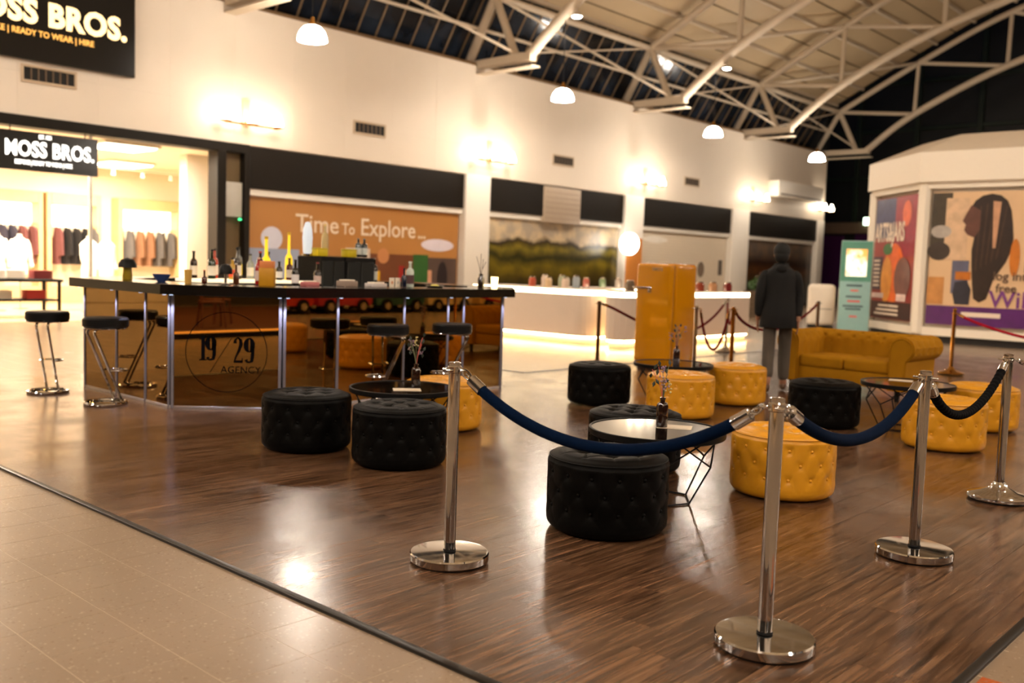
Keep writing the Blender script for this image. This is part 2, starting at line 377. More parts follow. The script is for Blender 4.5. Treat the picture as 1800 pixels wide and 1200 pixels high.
for poly, col in ((rect(.05, 1.5, 0.2, 1.62), (150, 160, 185)), (oval(.72, 1.86, .3, .28), (205, 205, 220)), (rect(1.5, 2.9, .2, 1.5), (120, 96, 60)),  # bluish oval is a lamp reflection painted on the board
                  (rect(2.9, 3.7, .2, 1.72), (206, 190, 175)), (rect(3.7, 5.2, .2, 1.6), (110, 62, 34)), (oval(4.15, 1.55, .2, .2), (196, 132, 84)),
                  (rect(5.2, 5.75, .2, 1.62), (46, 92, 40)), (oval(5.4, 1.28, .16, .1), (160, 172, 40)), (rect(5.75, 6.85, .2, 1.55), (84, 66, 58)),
                  (oval(6.1, 1.9, .62, .17), (222, 212, 222)), (rect(4.9, 5.9, .4, 1.2), (204, 150, 118)), (rect(3.8, 4.05, .7, 1.15), (210, 160, 20)),  # pale lavender pill: reflection of a light panel, painted on
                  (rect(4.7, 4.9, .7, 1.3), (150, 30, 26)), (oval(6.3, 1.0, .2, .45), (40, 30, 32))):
    patch(h1, 'print_or_glare', poly, col, .004+.0025*random.random())
hl = landscape_mat('printed_landscape', .5, 2.75, [(0, srgb(34, 28, 14)), (.22, srgb(70, 58, 18)), (.40, srgb(120, 104, 26)), (.52, srgb(52, 50, 20)), (.64, srgb(132, 118, 40)), (.72, srgb(56, 46, 30)), (.78, srgb(206, 188, 164)), (1, srgb(216, 200, 178))], .8, (.9, .8, .5), .8)
hoarding(20.12, 26.76, hl, 'hoarding printed with a wide green and gold hill landscape')
h3 = hoarding(27.92, 34.08, P('pale_print', srgb(206, 190, 166), .3, vary=.06, vscale=.8), 'pale closed shop front with thin horizontal slats right of the round sign')
SL2 = P('pale_slat', srgb(224, 210, 188), .4)
for k in range(24): MB().box(0, .012, .1, 6.05, .22+.105*k, .30+.105*k).build('slat', SL2, h3)
patch(h3, 'print_or_glare', oval(4.3, 1.5, .25, .3), (120, 104, 88), .014); patch(h3, 'print_or_glare', rect(5.6, 5.9, 1.3, 1.9), (92, 80, 70), .014)
patch(h3, 'print_or_glare', oval(1.1, 2.52, .8, .12), (236, 228, 214), .014)
hd = landscape_mat('printed_dusk', .4, 2.7, [(0, srgb(20, 16, 10)), (.3, srgb(52, 40, 14)), (.5, srgb(84, 52, 22)), (.66, srgb(40, 26, 18)), (.8, srgb(96, 82, 72)), (1, srgb(120, 106, 94))], .5, (1, .7, .3))
hoarding(35.47, 41.88, hd, 'dark hoarding printed with a dusky landscape behind the walking person')
# closed beige shutter of the next shop (mirrored in the bar)
sh = struct(MB().box(-19.6, -19.5, -11.8, 3.7, 0, 3.9).build('wall_shutter', P('beige_shutter', srgb(214, 196, 160), .45)))
SLOT = P('shutter_slot', srgb(40, 34, 26), .5)
slat_me = MB().rbox(0, .03, -11.7, 3.6, .01, .29, .01, 1, False).mesh('slat', P('beige_shutter', srgb(214, 196, 160), .45))
for k in range(12):
    if k not in (7,): link('slat', slat_me, sh, (-19.5, 0, .05+.3*k))
for r_ in range(2):
    for k in range(20): MB().box(-19.5, -19.46, -11+.72*k, -10.46+.72*k, 2.2+.13*r_, 2.26+.13*r_).build('slot', SLOT, sh)

# ---------------- menswear shop: open front, room behind
SHW = P('shop_white', srgb(240, 228, 208), .5, vary=.02); SWOOD = P('honey_wood', srgb(206, 178, 132), .4, vary=.15, vscale=4)
struct(MB().box(-27, -26.8, 3.5, 17, 0, 4).build('wall_shop_back', SHW))
struct(MB().box(-26.8, -19.8, 3.5, 3.7, 0, 4).build('wall_shop_left', SHW))
struct(MB().box(-26.8, -19.8, 16.8, 17, 0, 4).build('wall_shop_right', SHW))
struct(MB().box(-26.8, -19.8, 3.7, 16.8, 3.75, 3.9).build('ceiling_shop', SHW))
struct(MB().box(-26.8, -19.4, 3.7, 16.8, -.003, .004).build('floor_shop', P('shop_floor', srgb(214, 188, 152), .2, vary=.1, vscale=2)))
struct(MB().box(-20.0, -19.7, 12.16, 19.1, 0, 3.8).build('wall_behind_hoarding', SHW))
struct(MB().rbox(-21.2, -20.85, 11.45, 12.4, .004, 3.75, .02, 2).build('wall_shop_pier', WHITE))
for i, (y, xx) in enumerate(((6.3, -21.3), (9.7, -20.5), (7.2, -24.4), (11.6, -24.4))):
    lp = thing('shop_ceiling_panel', ['lit ceiling panel in the menswear shop nearest the hanging sign', 'lit ceiling panel behind the shop window pane', 'lit ceiling panel deep in the shop, further left', 'lit ceiling panel deep in the shop, further right'][i], 'light', (xx, y, 3.74), 0, 'ceiling panels in the menswear shop')
    MB().rbox(-.62, .62, -.62, .62, -.05, 0, .01, 1).build('frame', WHITE, lp)
    MB().box(-.56, .56, -.56, .56, -.06, -.045).build('diffuser', E('shop_diffuser', (1, .84, .62), 6), lp)
    light('shop_light', 'AREA', (0, 0, -.08), SHOP_W, (1, .88, .70), 1.1, (0, 0, 0), lp)
# track of small spots under the soffit
tk = thing('spotlight_track', 'ceiling track with a row of small spotlights above the clothes', 'track light', (-25.2, 6.4, 3.62))
MB().rbox(-.03, .03, 0, 7.5, 0, .05, .01, 1).build('rail', WHITE, tk)
for k in range(9):
    s_ = MB().lathe([(.0, .04), (.05, .04), (.06, -.1), (.05, -.1), (.045, 0)], 12, (0, .4+.82*k, -.06)).build('spot_head', WHITE, tk)
    MB().cyl((0, .4+.82*k, 0), .04, -.15, -.14, 12).build('spot_lens', E('spot_lens', (1, .85, .6), 30), s_)
# glazed window right of the entrance
gl, nt, b = nodes_mat('clear_glass'); b.inputs['Transmission Weight'].default_value = 1; b.inputs['Roughness'].default_value = 0; b.inputs['IOR'].default_value = 1.0; b.inputs['Base Color'].default_value = (.97, .97, .95, 1); b.inputs['Specular IOR Level'].default_value = .4
w1 = struct(MB().rbox(-19.62, -19.54, 8.60, 8.66, 0, 3.74, .006, 1).build('window_1', ALU))
MB().box(-19.585, -19.575, 8.66, 10.62, .12, 3.72).build('pane', gl, w1)
MB().rbox(-19.62, -19.54, 8.66, 10.62, 0, .12, .006, 1).build('sill', ALU, w1)
# niches with frames and backlit panels
def niche(y0, y1, label):
    t = thing('wall_niche_display', label, 'display', (-26.8, y0, 0))
    w = y1-y0
    f = MB(); f.rbox(0, .5, 0, .12, 0, 2.95, .01, 1); f.rbox(0, .5, w-.12, w, 0, 2.95, .01, 1); f.rbox(0, .5, .12, w-.12, 2.64, 2.95, .01, 1); f.rbox(0, .5, .12, w-.12, 0, .45, .01, 1)
    f.build('frame', SWOOD, t)
    MB().box(.01, .04, .12, w-.12, 2.0, 2.64).build('back_panel', E('backlit_panel', (1, .86, .64), 3.0), t)
    MB().tube([(.28, .12, 2.09), (.28, w-.12, 2.09)], .018, 8).build('hanging_rail', CHROME, t)
    return t
niche(9.1, 10.35, 'wooden niche with backlit panel behind the hanging black sign')
niche(10.45, 11.9, 'wooden niche with backlit panel, middle of the shop back wall')
niche(12.4, 14.3, 'wide wooden niche with backlit panel behind the shop window')
def jacket(name, col, loc, rz, label, grp='garments hanging in the menswear shop', w=.46, h=1.0, mat=None):
    t = thing(name, label, 'garment', loc, rz, grp)
    mt = mat or P('cloth_%d_%d_%d' % col, srgb(*col), .85, vary=.15)
    prof = [(-.06, 0), (-.2, -.05), (-w/2-.02, -.14), (-w/2-.05, -h*.75), (-w/2+.06, -h*.78), (-w/2+.06, -h), (w/2-.06, -h), (w/2-.06, -h*.78), (w/2+.05, -h*.75), (w/2+.02, -.14), (.2, -.05), (.06, 0)]
    bm_ = MB().prism([(x, z) for x, z in prof], -.05, .05, frame((0, 0, 0), (1, 0, 0), (0, 0, 1), (0, -1, 0)))
    bm_.build('body', mt, t)
    MB().prism([(-.06, .001), (.06, .001), (0, -.3)], .05, .056, frame((0, 0, 0), (1, 0, 0), (0, 0, 1), (0, -1, 0))).build('lapel', SHW, t)
    MB().tube([(-.17, 0, -.03), (0, 0, .05), (.17, 0, -.03)], .008, 6).build('hanger', CHROME, t)
    return t
gcols = [((52, 50, 66), 'navy'), ((110, 66, 66), 'maroon'), ((30, 28, 30), 'black'), ((140, 100, 74), 'tan'), ((96, 92, 92), 'grey')]
posn = {'behind the hanging sign': [(9.3, 0), (9.55, 0), (9.8, 1), (10.05, 1)], 'in the middle niche': [(10.7, 1), (10.95, 2), (11.2, 2), (11.45, 2), (11.68, 4)], 'behind the shop window': [(12.7, 4), (13.0, 3), (13.3, 3), (13.6, 4), (13.95, 4)]}
for wh, lst in posn.items():
    for k, (y, c) in enumerate(lst):
        jacket('hanging_jacket', gcols[c][0], (-26.5, y, 2.04), PI/2-1.05, '%s jacket on the rail %s, number %s from the left' % (gcols[c][1], wh, ('one', 'two', 'three', 'four', 'five')[k]))
def mannequin(loc, label, rz=0):
    t = thing('shirt_mannequin', label, 'mannequin', loc, rz, 'mannequins in the menswear shop')
    MB().lathe([(.16, .82), (.17, .95), (.15, 1.15), (.19, 1.4), (.2, 1.56), (.11, 1.66), (.055, 1.7), (.05, 1.76)], 18, (0, 0, 0), cap0=True, cap1=True).build('torso', P('white_shirt', srgb(244, 238, 228), .8, vary=.04), t)
    for s_ in (-1, 1):
        MB().tube(crom([(0, s_*.17, 1.6), (0, s_*.25, 1.45), (.03, s_*.27, 1.2), (.1, s_*.25, 1.0)], 4), [.07]*4+[.06]*4+[.05]*5, 10).build('sleeve', P('white_shirt', srgb(244, 238, 228), .8), t)
    MB().lathe([(.02, 0.02), (.02, .84)], 10).build('pole', CHROME, t); MB().cyl((0, 0, 0), .17, .004, .025, 20).build('base', CHROME, t)
    return t
mannequin((-22.6, 10.35, 0), 'white shirt mannequin behind the shop window pane', .6)
mannequin((-22.2, 9.75, 0), 'white shirt mannequin just right of the window post', .6)
mannequin((-23.0, 8.05, 0), 'white shirt mannequin beside the dark display table', .4)
mannequin((-23.6, 8.75, 0), 'white shirt mannequin right behind the dark display table', .4)
td = thing('display_table', 'low black display table with folded clothes in the shop entrance', 'table', (-20.9, 7.7, .004))
MB().rbox(-.45, .45, -.75, .75, .74, .8, .01, 1).build('tabletop', BLACKM, td); MB().rbox(-.42, .42, -.7, .7, .34, .38, .01, 1).build('shelf', BLACKM, td)
for a in (-.4, .4):
    for c in (-.68, .68): MB().rbox(a-.03, a+.03, c-.03, c+.03, 0, .74, .005, 1).build('leg', BLACKM, td)
for k, (dx, dy, z, col) in enumerate(((.1, -.5, .8, (240, 230, 215)), (-.1, -.05, .8, (236, 226, 210)), (.1, .42, .8, (120, 40, 40)), (0, -.35, .38, (230, 214, 190)), (.05, .3, .38, (190, 60, 50)))):
    f = thing('folded_shirt_stack', ['left pile of folded white shirts on top of the black display table', 'middle pile of folded white shirts on top of the black display table', 'pile of folded red shirts on top of the black display table', 'pile of folded cream shirts on the lower shelf of the display table', 'pile of folded red shirts on the lower shelf of the display table'][k], 'clothes', (-20.9+dx, 7.7+dy, .004+z))
    for q in range(4): MB().rbox(-.16, .16, -.19, .19, .045*q, .045*q+.042, .012, 2).build('shirt', P('fold_%d' % k, srgb(*col), .85), f)
# signs
BLKG = P('black_gloss_sign', srgb(12, 11, 11), .18, vary=0); LETY = E('sign_cream', (1.0, .70, .32), 1.7); LETG = E('sign_gold', (1.0, .50, .10), .9); LETW = E('sign_white', (1, .97, .9), 2.2)
sg = thing('shop_fascia_sign', 'large black wall sign with glowing cream MOSS BROS. lettering', 'sign', (-19.33, 4.3, 4.985))
MB().rbox(0, .11, 0, 5.1, 0, 1.9, .01, 1).build('panel', BLKG, sg)
WM = lambda x, y, z: frame((x, y, z), (0, 1, 0), (0, 0, 1), (1, 0, 0))
text('MOSS BROS.', .60, LETY, 'lettering', sg, WM(.115, 1.72, .70), .93, .008, .026, 1.06)
text('BESPOKE | READY TO WEAR | HIRE', .155, LETG, 'tagline', sg, WM(.115, 2.02, .46), .92, .004, .003, 1.0)
text('EST. 1851', .16, LETG, 'small_lettering', sg, WM(.115, 2.95, 1.24), .95, .004, .003)
s2 = thing('hanging_shop_sign', 'black sign with white MOSS BROS. letters hanging in the shop entrance', 'sign', (-19.2, 6.62, 2.9))
MB().rbox(-.06, 0, 0, 2.0, 0, .74, .008, 1).build('panel', BLKG, s2)
text('MOSS BROS.', .40, LETW, 'lettering', s2, WM(.005, .24, .28), .74, .005, .010, 1.05)
text('BESPOKE | READY TO WEAR | HIRE', .11, LETW, 'tagline', s2, WM(.005, .42, .12), .62, .003, .003)
text('EST. 1851', .10, LETW, 'small_lettering', s2, WM(.005, .86, .625), .6, .003, .003)
for y in (.35, 1.75): MB().tube([(-.03, y, .74), (-.03, y, .86)], .012, 6).build('hanger_rod', BLACKM, s2)
# round illuminated blade sign on the second white pilaster
bs = thing('round_blade_sign', 'round glowing white sign projecting from the white pilaster', 'sign', (-19.27, 26.8, 2.27))
MB().tube([(-.02, .03, 0), (.04, -.1, 0), (.12, -.32, 0)], .03, 8).build('bracket', BLACKM, bs)
MB().lathe([(.0, -.07), (.36, -.07), (.375, -.05), (.375, .05), (.36, .07), (0, .07)], 32).build('light_disc', E('blade_sign_glow', (1, .93, .82), 6), bs).matrix_local = Matrix.Translation((.44, -.34, 0)) @ Matrix.Rotation(PI/2, 4, 'X')
struct(MB().rbox(-19.30, -19.22, 26.9, 27.8, 0, 2.5, .01, 1).build('wall_wood_cladding', P('orange_wood_panel', srgb(196, 124, 56), .4, vary=.12, vscale=3)))
# vents
def vent(y, label, z=4.75, w=1.05):
    t = thing('wall_vent', label, 'vent', (-19.35, y, z), 0, 'vents along the cream wall')
    f = MB(); f.rbox(0, .03, -w/2, w/2, -.17, -.12, .006, 1); f.rbox(0, .03, -w/2, w/2, .12, .17, .006, 1); f.rbox(0, .03, -w/2, -w/2+.05, -.12, .12, .006, 1); f.rbox(0, .03, w/2-.05, w/2, -.12, .12, .006, 1)
    f.build('frame', P('vent_frame', srgb(196, 174, 146), .5), t); MB().box(.001, .006, -w/2+.05, w/2-.05, -.12, .12).build('opening', P('vent_dark', srgb(18, 14, 10), .7), t)
    for k in range(1, 7): MB().box(.006, .022, -w/2+.05+(w-.1)*k/7-.012, -w/2+.05+(w-.1)*k/7+.012, -.12, .12).build('slat', P('vent_slat', srgb(110, 90, 68), .5), t)
vent(7.74, 'dark slotted vent right below the large black wall sign'); vent(15.65, 'dark slotted vent above the orange brown hoarding'); vent(23.44, 'slotted vent above the cream box on the wall'); vent(31.03, 'smallest slotted vent, above the pale slatted shop front')
ac = thing('air_conditioner', 'white split air conditioner high at the end of the cream wall', 'air conditioner', (-19.35, 37.0, 4.67))
MB().rbox(0, .5, 0, 4.3, 0, .68, .05, 3).build('casing', WHITE, ac); MB().box(.5, .505, .2, 4.1, .08, .14).build('outlet_slot', P('ac_slot', srgb(120, 110, 100), .5), ac)
# sconces
def sconce(y, label, z=4.36, n=(-.68, 0, .68)):
    t = thing('wall_sconce', label, 'lamp', (-19.35, y, z), 0, 'wall lamp brackets along the cream wall')
    MB().rbox(0, .05, -.09, .09, -.02, .6, .01, 2).build('back_plate', P('sconce_cream', srgb(214, 190, 150), .4), t)
    MB().tube([(.03, 0, .1), (.3, 0, .0)], .025, 8).build('stem', BRASS, t)
    MB().tube([(.3, min(n), 0), (.3, max(n), 0)], .022, 8).build('cross_bar', BRASS, t)
    for d in n:
        c = MB().lathe([(.03, -.03), (.13, 0), (.12, .02), (.03, .01)], 16, (.3, d, .02)).build('cup', BRASS, t)
        MB().lathe([(.11, 0), (.115, .08), (.075, .2), (.03, .3), (0, .32)], 16, (.3, d, .05)).build('glass_shade', E('sconce_glow', (1, .86, .64), 16), c)
        light('sconce_light', 'POINT', (.62, d, .15), SCONCE_W, (1, .85, .67), .12, (0, 0, 0), t)
sconce(12.05, 'three light wall bracket above the dark frame beside the menswear shop')
sconce(20.05, 'wall light bracket above the white pilaster right of the orange hoarding')
sconce(27.95, 'wall light bracket above the round glowing sign')
sconce(35.7, 'wall light bracket left of the white air conditioner')
sconce(42.0, 'wall light bracket at the far corner of the cream wall')
# ---------------- roof: trusses, deck, skylights
TOPN = [(-18.85, 8.87), (-15.45, 10.68), (-11.87, 12.3), (-8.1, 13.2)]; BOTN = [(-17.5, 7.08), (-15.5, 8.52), (-11.9, 10.17), (-8.1, 11.12)]
mir = lambda p: (-12-p[0], p[1])
TOPC = crom([(x, 0, z) for x, z in TOPN+[mir(p) for p in reversed(TOPN)]], 8); BOTC = crom([(x, 0, z) for x, z in BOTN+[mir(p) for p in reversed(BOTN)]], 8)
def truss():
    t = thing('roof_truss', 'truss', 'roof truss')
    MB().tube(TOPC, .125, 10).build('top_chord', TRUSSM, t); MB().tube(BOTC, .145, 10).build('bottom_chord', TRUSSM, t)
    for sgn in (0, 1):
        q = (lambda p: p) if not sgn else mir
        v = lambda p: (q(p)[0], 0, q(p)[1])
        for k in range(1, 4): MB().tube([v(TOPN[k]), v(BOTN[k])], .085, 8).build('vertical_strut', TRUSSM, t)
        for k in range(3): MB().tube([v(TOPN[k]), v(BOTN[k+1])], .08, 8).build('cross_strut', TRUSSM, t)
        MB().tube([v((-19.85, 7.12)), v(TOPN[0])], .125, 10).build('leg', TRUSSM, t); MB().tube([v((-18.0, 7.12)), v(TOPN[0])], .115, 10).build('leg', TRUSSM, t)
        xs = sorted((q((-19.9, 0))[0], q((-17.35, 0))[0]))
        MB().rbox(xs[0], xs[1], -.14, .14, 6.93, 7.16, .02, 1).build('foot_beam', TRUSSM, t)
        MB().rbox(*sorted((q((-19.4, 0))[0], q((-17.25, 0))[0])), -.16, .16, 6.76, 6.80, .01, 1).build('foot_plate', TRUSSM, t)
    return t
TY = [11.65, 19.6, 27.25, 34.9, 42.5, 4.3, -3.4, -11]
names = ['roof truss nearest the camera, its foot cut by the top edge', 'roof truss landing on the cream wall left of the second pendant', 'roof truss landing between the second and third pendants', 'roof truss landing just left of the fourth pendant', 'farthest roof truss, against the dark end glazing', 'roof truss above the menswear shop', 'roof truss behind the camera', 'roof truss at the back of the hall']
tr0 = truss(); tr0.location = (0, TY[0], 0); tr0['label'] = names[0]; tr0['group'] = 'arched roof trusses'
for y, n in zip(TY[1:], names[1:]): dup(tr0, (0, y, 0), None, n, 'arched roof trusses')
def rods(side):
    q = (lambda x: x) if side == 0 else (lambda x: -12-x)
    w = 'along the left eaves' if side == 0 else 'along the right eaves'
    tag(MB().tube([(q(-18.85), -11.5, 8.87), (q(-18.85), 42.6, 8.87)], .105, 10).build('eaves_tube', TRUSSM), 'thick cream tube running lengthwise %s between truss heads' % w, 'roof tube')
    tag(MB().tube([(q(-19.4), -11.5, 8.05), (q(-19.4), 42.6, 8.05)], .05, 8).build('eaves_tube', TRUSSM), 'thin cream tube running lengthwise %s below the thick one' % w, 'roof tube')
    if side: return
    ys = sorted(TY)
    for k in range(3, len(ys)-1):
        w2 = 'in the bay %s' % ('above the menswear shop', 'with the first pendant', 'with the second pendant', 'with the third pendant', 'farthest away')[k-3]
        tag(MB().tube([(q(-18.85), ys[k], 8.87), (q(-18.0), ys[k+1], 7.2)], .04, 6).build('brace_rod', TRUSSM), 'thin slanting brace rod between two trusses %s' % w2, 'brace rod')
        tag(MB().tube([(q(-18.0), ys[k], 7.2), (q(-18.85), ys[k+1], 8.87)], .03, 6).build('brace_rod', TRUSSM), 'thinner crossing brace rod between two trusses %s' % w2, 'brace rod')
        tag(MB().tube([(q(-18.85), ys[k], 8.87), (q(-15.45), ys[k+1], 10.68)], .07, 8).build('roof_brace', TRUSSM), 'stout slanting brace under the roof deck %s' % w2, 'roof brace')
rods(0); rods(1)
DECK = P('tan_roof_deck', srgb(190, 168, 134), .55, vary=.12, vscale=.6)
def arc_pt(s_):       # along the roof deck, s from 0..1
    f = s_*(len(TOPC)-1); i = min(int(f), len(TOPC)-2); a = TOPC[i].lerp(TOPC[i+1], f-i); t_ = (TOPC[i+1]-TOPC[i]).normalized()
    return Vector((a.x, 0, a.z))+Vector((-t_.z, 0, t_.x))*.36, t_
ceiling = None; NP = 34
cb = MB(); pts = [arc_pt(i/NP)[0]+Vector((0, 0, .12)) for i in range(NP+1)]
for i in range(NP):
    a, b_ = pts[i], pts[i+1]
    cb.add([(a.x, -12, a.z), (b_.x, -12, b_.z), (b_.x, 42.7, b_.z), (a.x, 42.7, a.z), (a.x, -12, a.z+.05), (b_.x, -12, b_.z+.05), (b_.x, 42.7, b_.z+.05), (a.x, 42.7, a.z+.05)], [(0, 3, 2, 1), (4, 5, 6, 7), (0, 1, 5, 4), (1, 2, 6, 5), (2, 3, 7, 6), (3, 0, 4, 7)])
ceiling = struct(cb.build('ceiling', P('dark_roof_void', srgb(70, 56, 40), .7)))
for i in range(NP):
    a, ta = arc_pt(i/NP); b_, tb = arc_pt((i+1)/NP)
    d = (b_-a).normalized(); nrm = Vector((-d.z, 0, d.x)); a2 = a+d*.03+nrm*.05; b2 = b_-d*.03+nrm*.05
    MB().add([(p.x, y, p.z) for p in (a2, b2, b2+nrm*.04, a2+nrm*.04) for y in (-12, 42.6)], [(0, 2, 3, 1), (2, 4, 5, 3), (4, 6, 7, 5), (6, 0, 1, 7), (0, 6, 4, 2), (1, 3, 5, 7)]).build('roof_panel', DECK, ceiling)
    if i % 2 == 0: MB().tube([(a.x, -12, a.z), (a.x, 42.6, a.z)], .075, 4, smooth=False).build('purlin', TRUSSM, ceiling)
NG, nt, b = nodes_mat('night_glass'); b.inputs['Base Color'].default_value = srgb(26, 34, 46); b.inputs['Roughness'].default_value = .12; b.inputs['Specular IOR Level'].default_value = .5
nz = nt.nodes.new('ShaderNodeTexNoise'); nz.inputs['Scale'].default_value = .9; geo = nt.nodes.new('ShaderNodeNewGeometry'); nt.links.new(geo.outputs['Position'], nz.inputs['Vector'])
rp = nt.nodes.new('ShaderNodeValToRGB'); rp.color_ramp.elements[0].position = .35; rp.color_ramp.elements[0].color = srgb(12, 14, 18); rp.color_ramp.elements[1].position = .75; rp.color_ramp.elements[1].color = srgb(48, 58, 72); nt.links.new(nz.outputs['Fac'], rp.inputs[0]); nt.links.new(rp.outputs[0], b.inputs['Base Color'])
MULL = P('brown_glazing_bar', srgb(128, 104, 74), .5)
def skylight(side, nm):
    q = (lambda x: x) if side == 0 else (lambda x: -12-x)
    w = struct(MB().rbox(*sorted((q(-20.6), q(-19.4))), -12, 42.6, 6.98, 7.1, .02, 1).build(nm, P('eaves_timber', srgb(120, 92, 60), .6)))
    A, B = Vector((q(-20.45), 0, 7.1)), Vector((q(-18.98), 0, 9.42)); n_ = (B-A).normalized(); up_ = Vector((-n_.z, 0, n_.x))*.02
    pm = MB().add([(p.x, y, p.z) for p in (A, B, B+up_, A+up_) for y in (.02, .6)], [(0, 2, 3, 1), (2, 4, 5, 3), (4, 6, 7, 5), (6, 0, 1, 7), (0, 6, 4, 2), (1, 3, 5, 7)]).mesh('pane', NG)
    mm_ = MB().tube([A, B], .035, 4, smooth=False).mesh('glazing_bar', MULL)
    y = -12.0 if side == 0 else -12.0
    while y < 42.4:
        link('pane', pm, w, (0, y, 0)); link('glazing_bar', mm_, w, (0, y, 0)); y += .62
skylight(0, 'window_2'); skylight(1, 'window_3')
struct(MB().rbox(-19.62, -19.36, -12, 42.5, 6.96, 7.04, .01, 1).build('trim_7', P('eaves_timber', srgb(120, 92, 60), .6)))
# pendants
def pendant(gm=None):
    t = thing('dome_pendant', 'p', 'lamp')
    MB().tube([(0, 0, .45), (0, 0, 2.24)], .012, 6).build('cord', BLACKM, t)
    MB().lathe([(.0, .47), (.035, .46), (.05, .4), (.075, .34), (.085, .29)], 16).build('fitting', BRASS, t)
    MB().lathe([(.08, .30), (.17, .265), (.245, .18), (.285, .08), (.295, 0), (.28, .0), (.26, .09), (.22, .17), (.15, .24), (.07, .27)], 28).build('dome_shade', gm or E('pendant_glow', (1, .88, .75), PENDANT_E), t)
    return t
pl = ['largest glowing dome pendant, near the top edge left of centre', 'glowing dome pendant above the cream box on the wall', 'glowing dome pendant, third from the left', 'glowing dome pendant, rightmost and lowest of the row']
p0 = pendant()
for k, y in enumerate((11.65, 19.6, 27.25, 34.9, 4.3, -3.4)):
    if k == 0: p0.location = (-16.28, y, 5.78); p0['label'] = pl[0]; p0['group'] = 'dome pendants along the left wall'
    else: dup(p0, (-16.28, y, 5.78), None, pl[k] if k < 4 else ('glowing dome pendant above the menswear shop', 'glowing dome pendant beside the beige shutter')[k-4], 'dome pendants along the left wall')
p1 = pendant(E('pendant_glow_fill', (1, .88, .75), PENDANT_E*2.0)); p1.location = (4.28, -3.4, 5.78); p1['label'] = 'unseen fill pendant over the right side of the hall, farthest behind the camera'; p1['group'] = 'dome pendants added outside the view'  # unseen mirrored row, glow doubled to give more front light
ORD = ('second', 'third', 'fourth', 'fifth', 'sixth')
for k, y in enumerate((4.3, 11.65, 19.6, 27.25, 34.9)): dup(p1, (4.28, y, 5.78), None, 'unseen fill pendant over the right side of the hall, %s from the back' % ORD[k], 'dome pendants added outside the view')
for x, w_ in ((-1.5, 'right'), (-6.0, 'middle'), (-10.5, 'left')): 
    pc = dup(p1, (x, -3.4, 5.78), None, 'unseen fill pendant added above the cafe platform, %s of three' % w_, 'dome pendants added outside the view'); MB().tube([(0, 0, 2.2), (0, 0, 4.6 if x < -9 else 5.35)], .012, 6).build('cord', BLACKM, pc)  # unseen pendants added behind the camera for front lighting
def flood(loc, label, rot=(0, 0, 0), pw=None, cone=2.5):
    t = thing('truss_floodlight', label, 'lamp', loc, 0, 'small floodlights under the trusses')
    MB().tube([(0, 0, .28), (0, 0, .05)], .02, 6).build('bracket', TRUSSM, t); MB().lathe([(.0, .1), (.1, .08), (.13, -.02)], 14).build('housing', TRUSSM, t)
    MB().lathe([(.0, -.06), (.1, -.05), (.13, -.02)], 14).build('lens', E('flood_glow', (1, .95, .86), 26), t)
    light('flood_light', 'SPOT', (0, 0, -.12), pw or FLOOD_W, (1, .87, .72), .12, rot, t, cone=cone)
flood((-15.9, 19.6, 7.9), 'small bright floodlight under the truss right of the first pendant')
flood((-15.9, 27.25, 7.9), 'small bright floodlight under the truss right of the second pendant')
AIM = lambda p, q: (Vector(q)-Vector(p)).to_track_quat('-Z', 'Y').to_euler()
flood((-9.2, 11.65, 10.5), 'unseen floodlight added above the lounge to brighten the kiosk, left one', AIM((-9.2, 11.65, 10.5), (-8.4, 23, 2.6)), 1500, .75)  # this pair of unseen floods is added to brighten the kiosk
flood((-3.2, 11.65, 10.5), 'unseen floodlight added above the lounge to brighten the kiosk, right one', AIM((-3.2, 11.65, 10.5), (-5.5, 22, 2.6)), 1500, .75)
for x, wx in ((-12.2, 'left'), (.2, 'right')):
    for y, wy in ((4.3, 'above the camera'), (-3.4, 'behind the camera'), (11.65, 'above the lounge')): flood((x, y, 9.75), 'small floodlight under the %s half of the truss %s' % (wx, wy))

# ---------------- far end and right side of the hall
DKW = P('dark_end_wall', srgb(24, 22, 18), .5)
ew = struct(MB().box(-34, 12, 50, 50.3, 0, 16).build('wall_far', DKW))
GRN = P('dark_green_frame', srgb(26, 36, 20), .5)
for x in range(-33, 12, 3): MB().rbox(x-.12, x+.12, 49.82, 50, 4, 16, .02, 1).build('mullion', GRN, ew)
for z in (4.2, 6.6, 9.0, 11.4): MB().rbox(-34, 12, 49.86, 50, z-.09, z+.09, .02, 1).build('transom', GRN, ew)
PURP = P('purple_panel', srgb(72, 22, 74), .4)
for x0, x1, z0, z1 in ((-22.7, -21.5, .3, 3.6), (-20.9, -18.2, 2.5, 3.7), (-13, -9, 2.4, 3.7)):
    MB().rbox(x0, x1, 49.9, 49.98, z0, z1, .01, 1).build('purple_panel', PURP, ew)
MB().rbox(-34, 8, 49.7, 49.95, 3.7, 4.3, .02, 1).build('fascia', P('far_fascia', srgb(120, 96, 74), .5), ew)
ex = thing('exit_sign', 'small glowing green white exit light far away beside the kiosk', 'sign', (-19.87, 49.62, 4.14))
MB().rbox(-.5, .5, -.05, .05, 0, .4, .05, 2).build('light_box', E('exit_glow', (.75, 1, .72), 4), ex); MB().rbox(-.52, .52, .05, .1, -.02, .42, .02, 1).build('back_box', BLACKM, ex)
wr = struct(MB().box(7.4, 7.8, -12, 50, 0, 7).build('wall_right', CREAM))
DRK2 = P('dark_shop_glass', srgb(20, 18, 16), .1)
for k in range(7): MB().rbox(7.28, 7.4, -11.6+7.7*k, -4.1+7.7*k, .0, 3.9, .02, 1).build('shop_front', DRK2, wr)
struct(MB().box(-34, 7.8, -12.4, -12, 0, 14).build('wall_back', P('dim_back_wall', srgb(44, 36, 28), .6)))

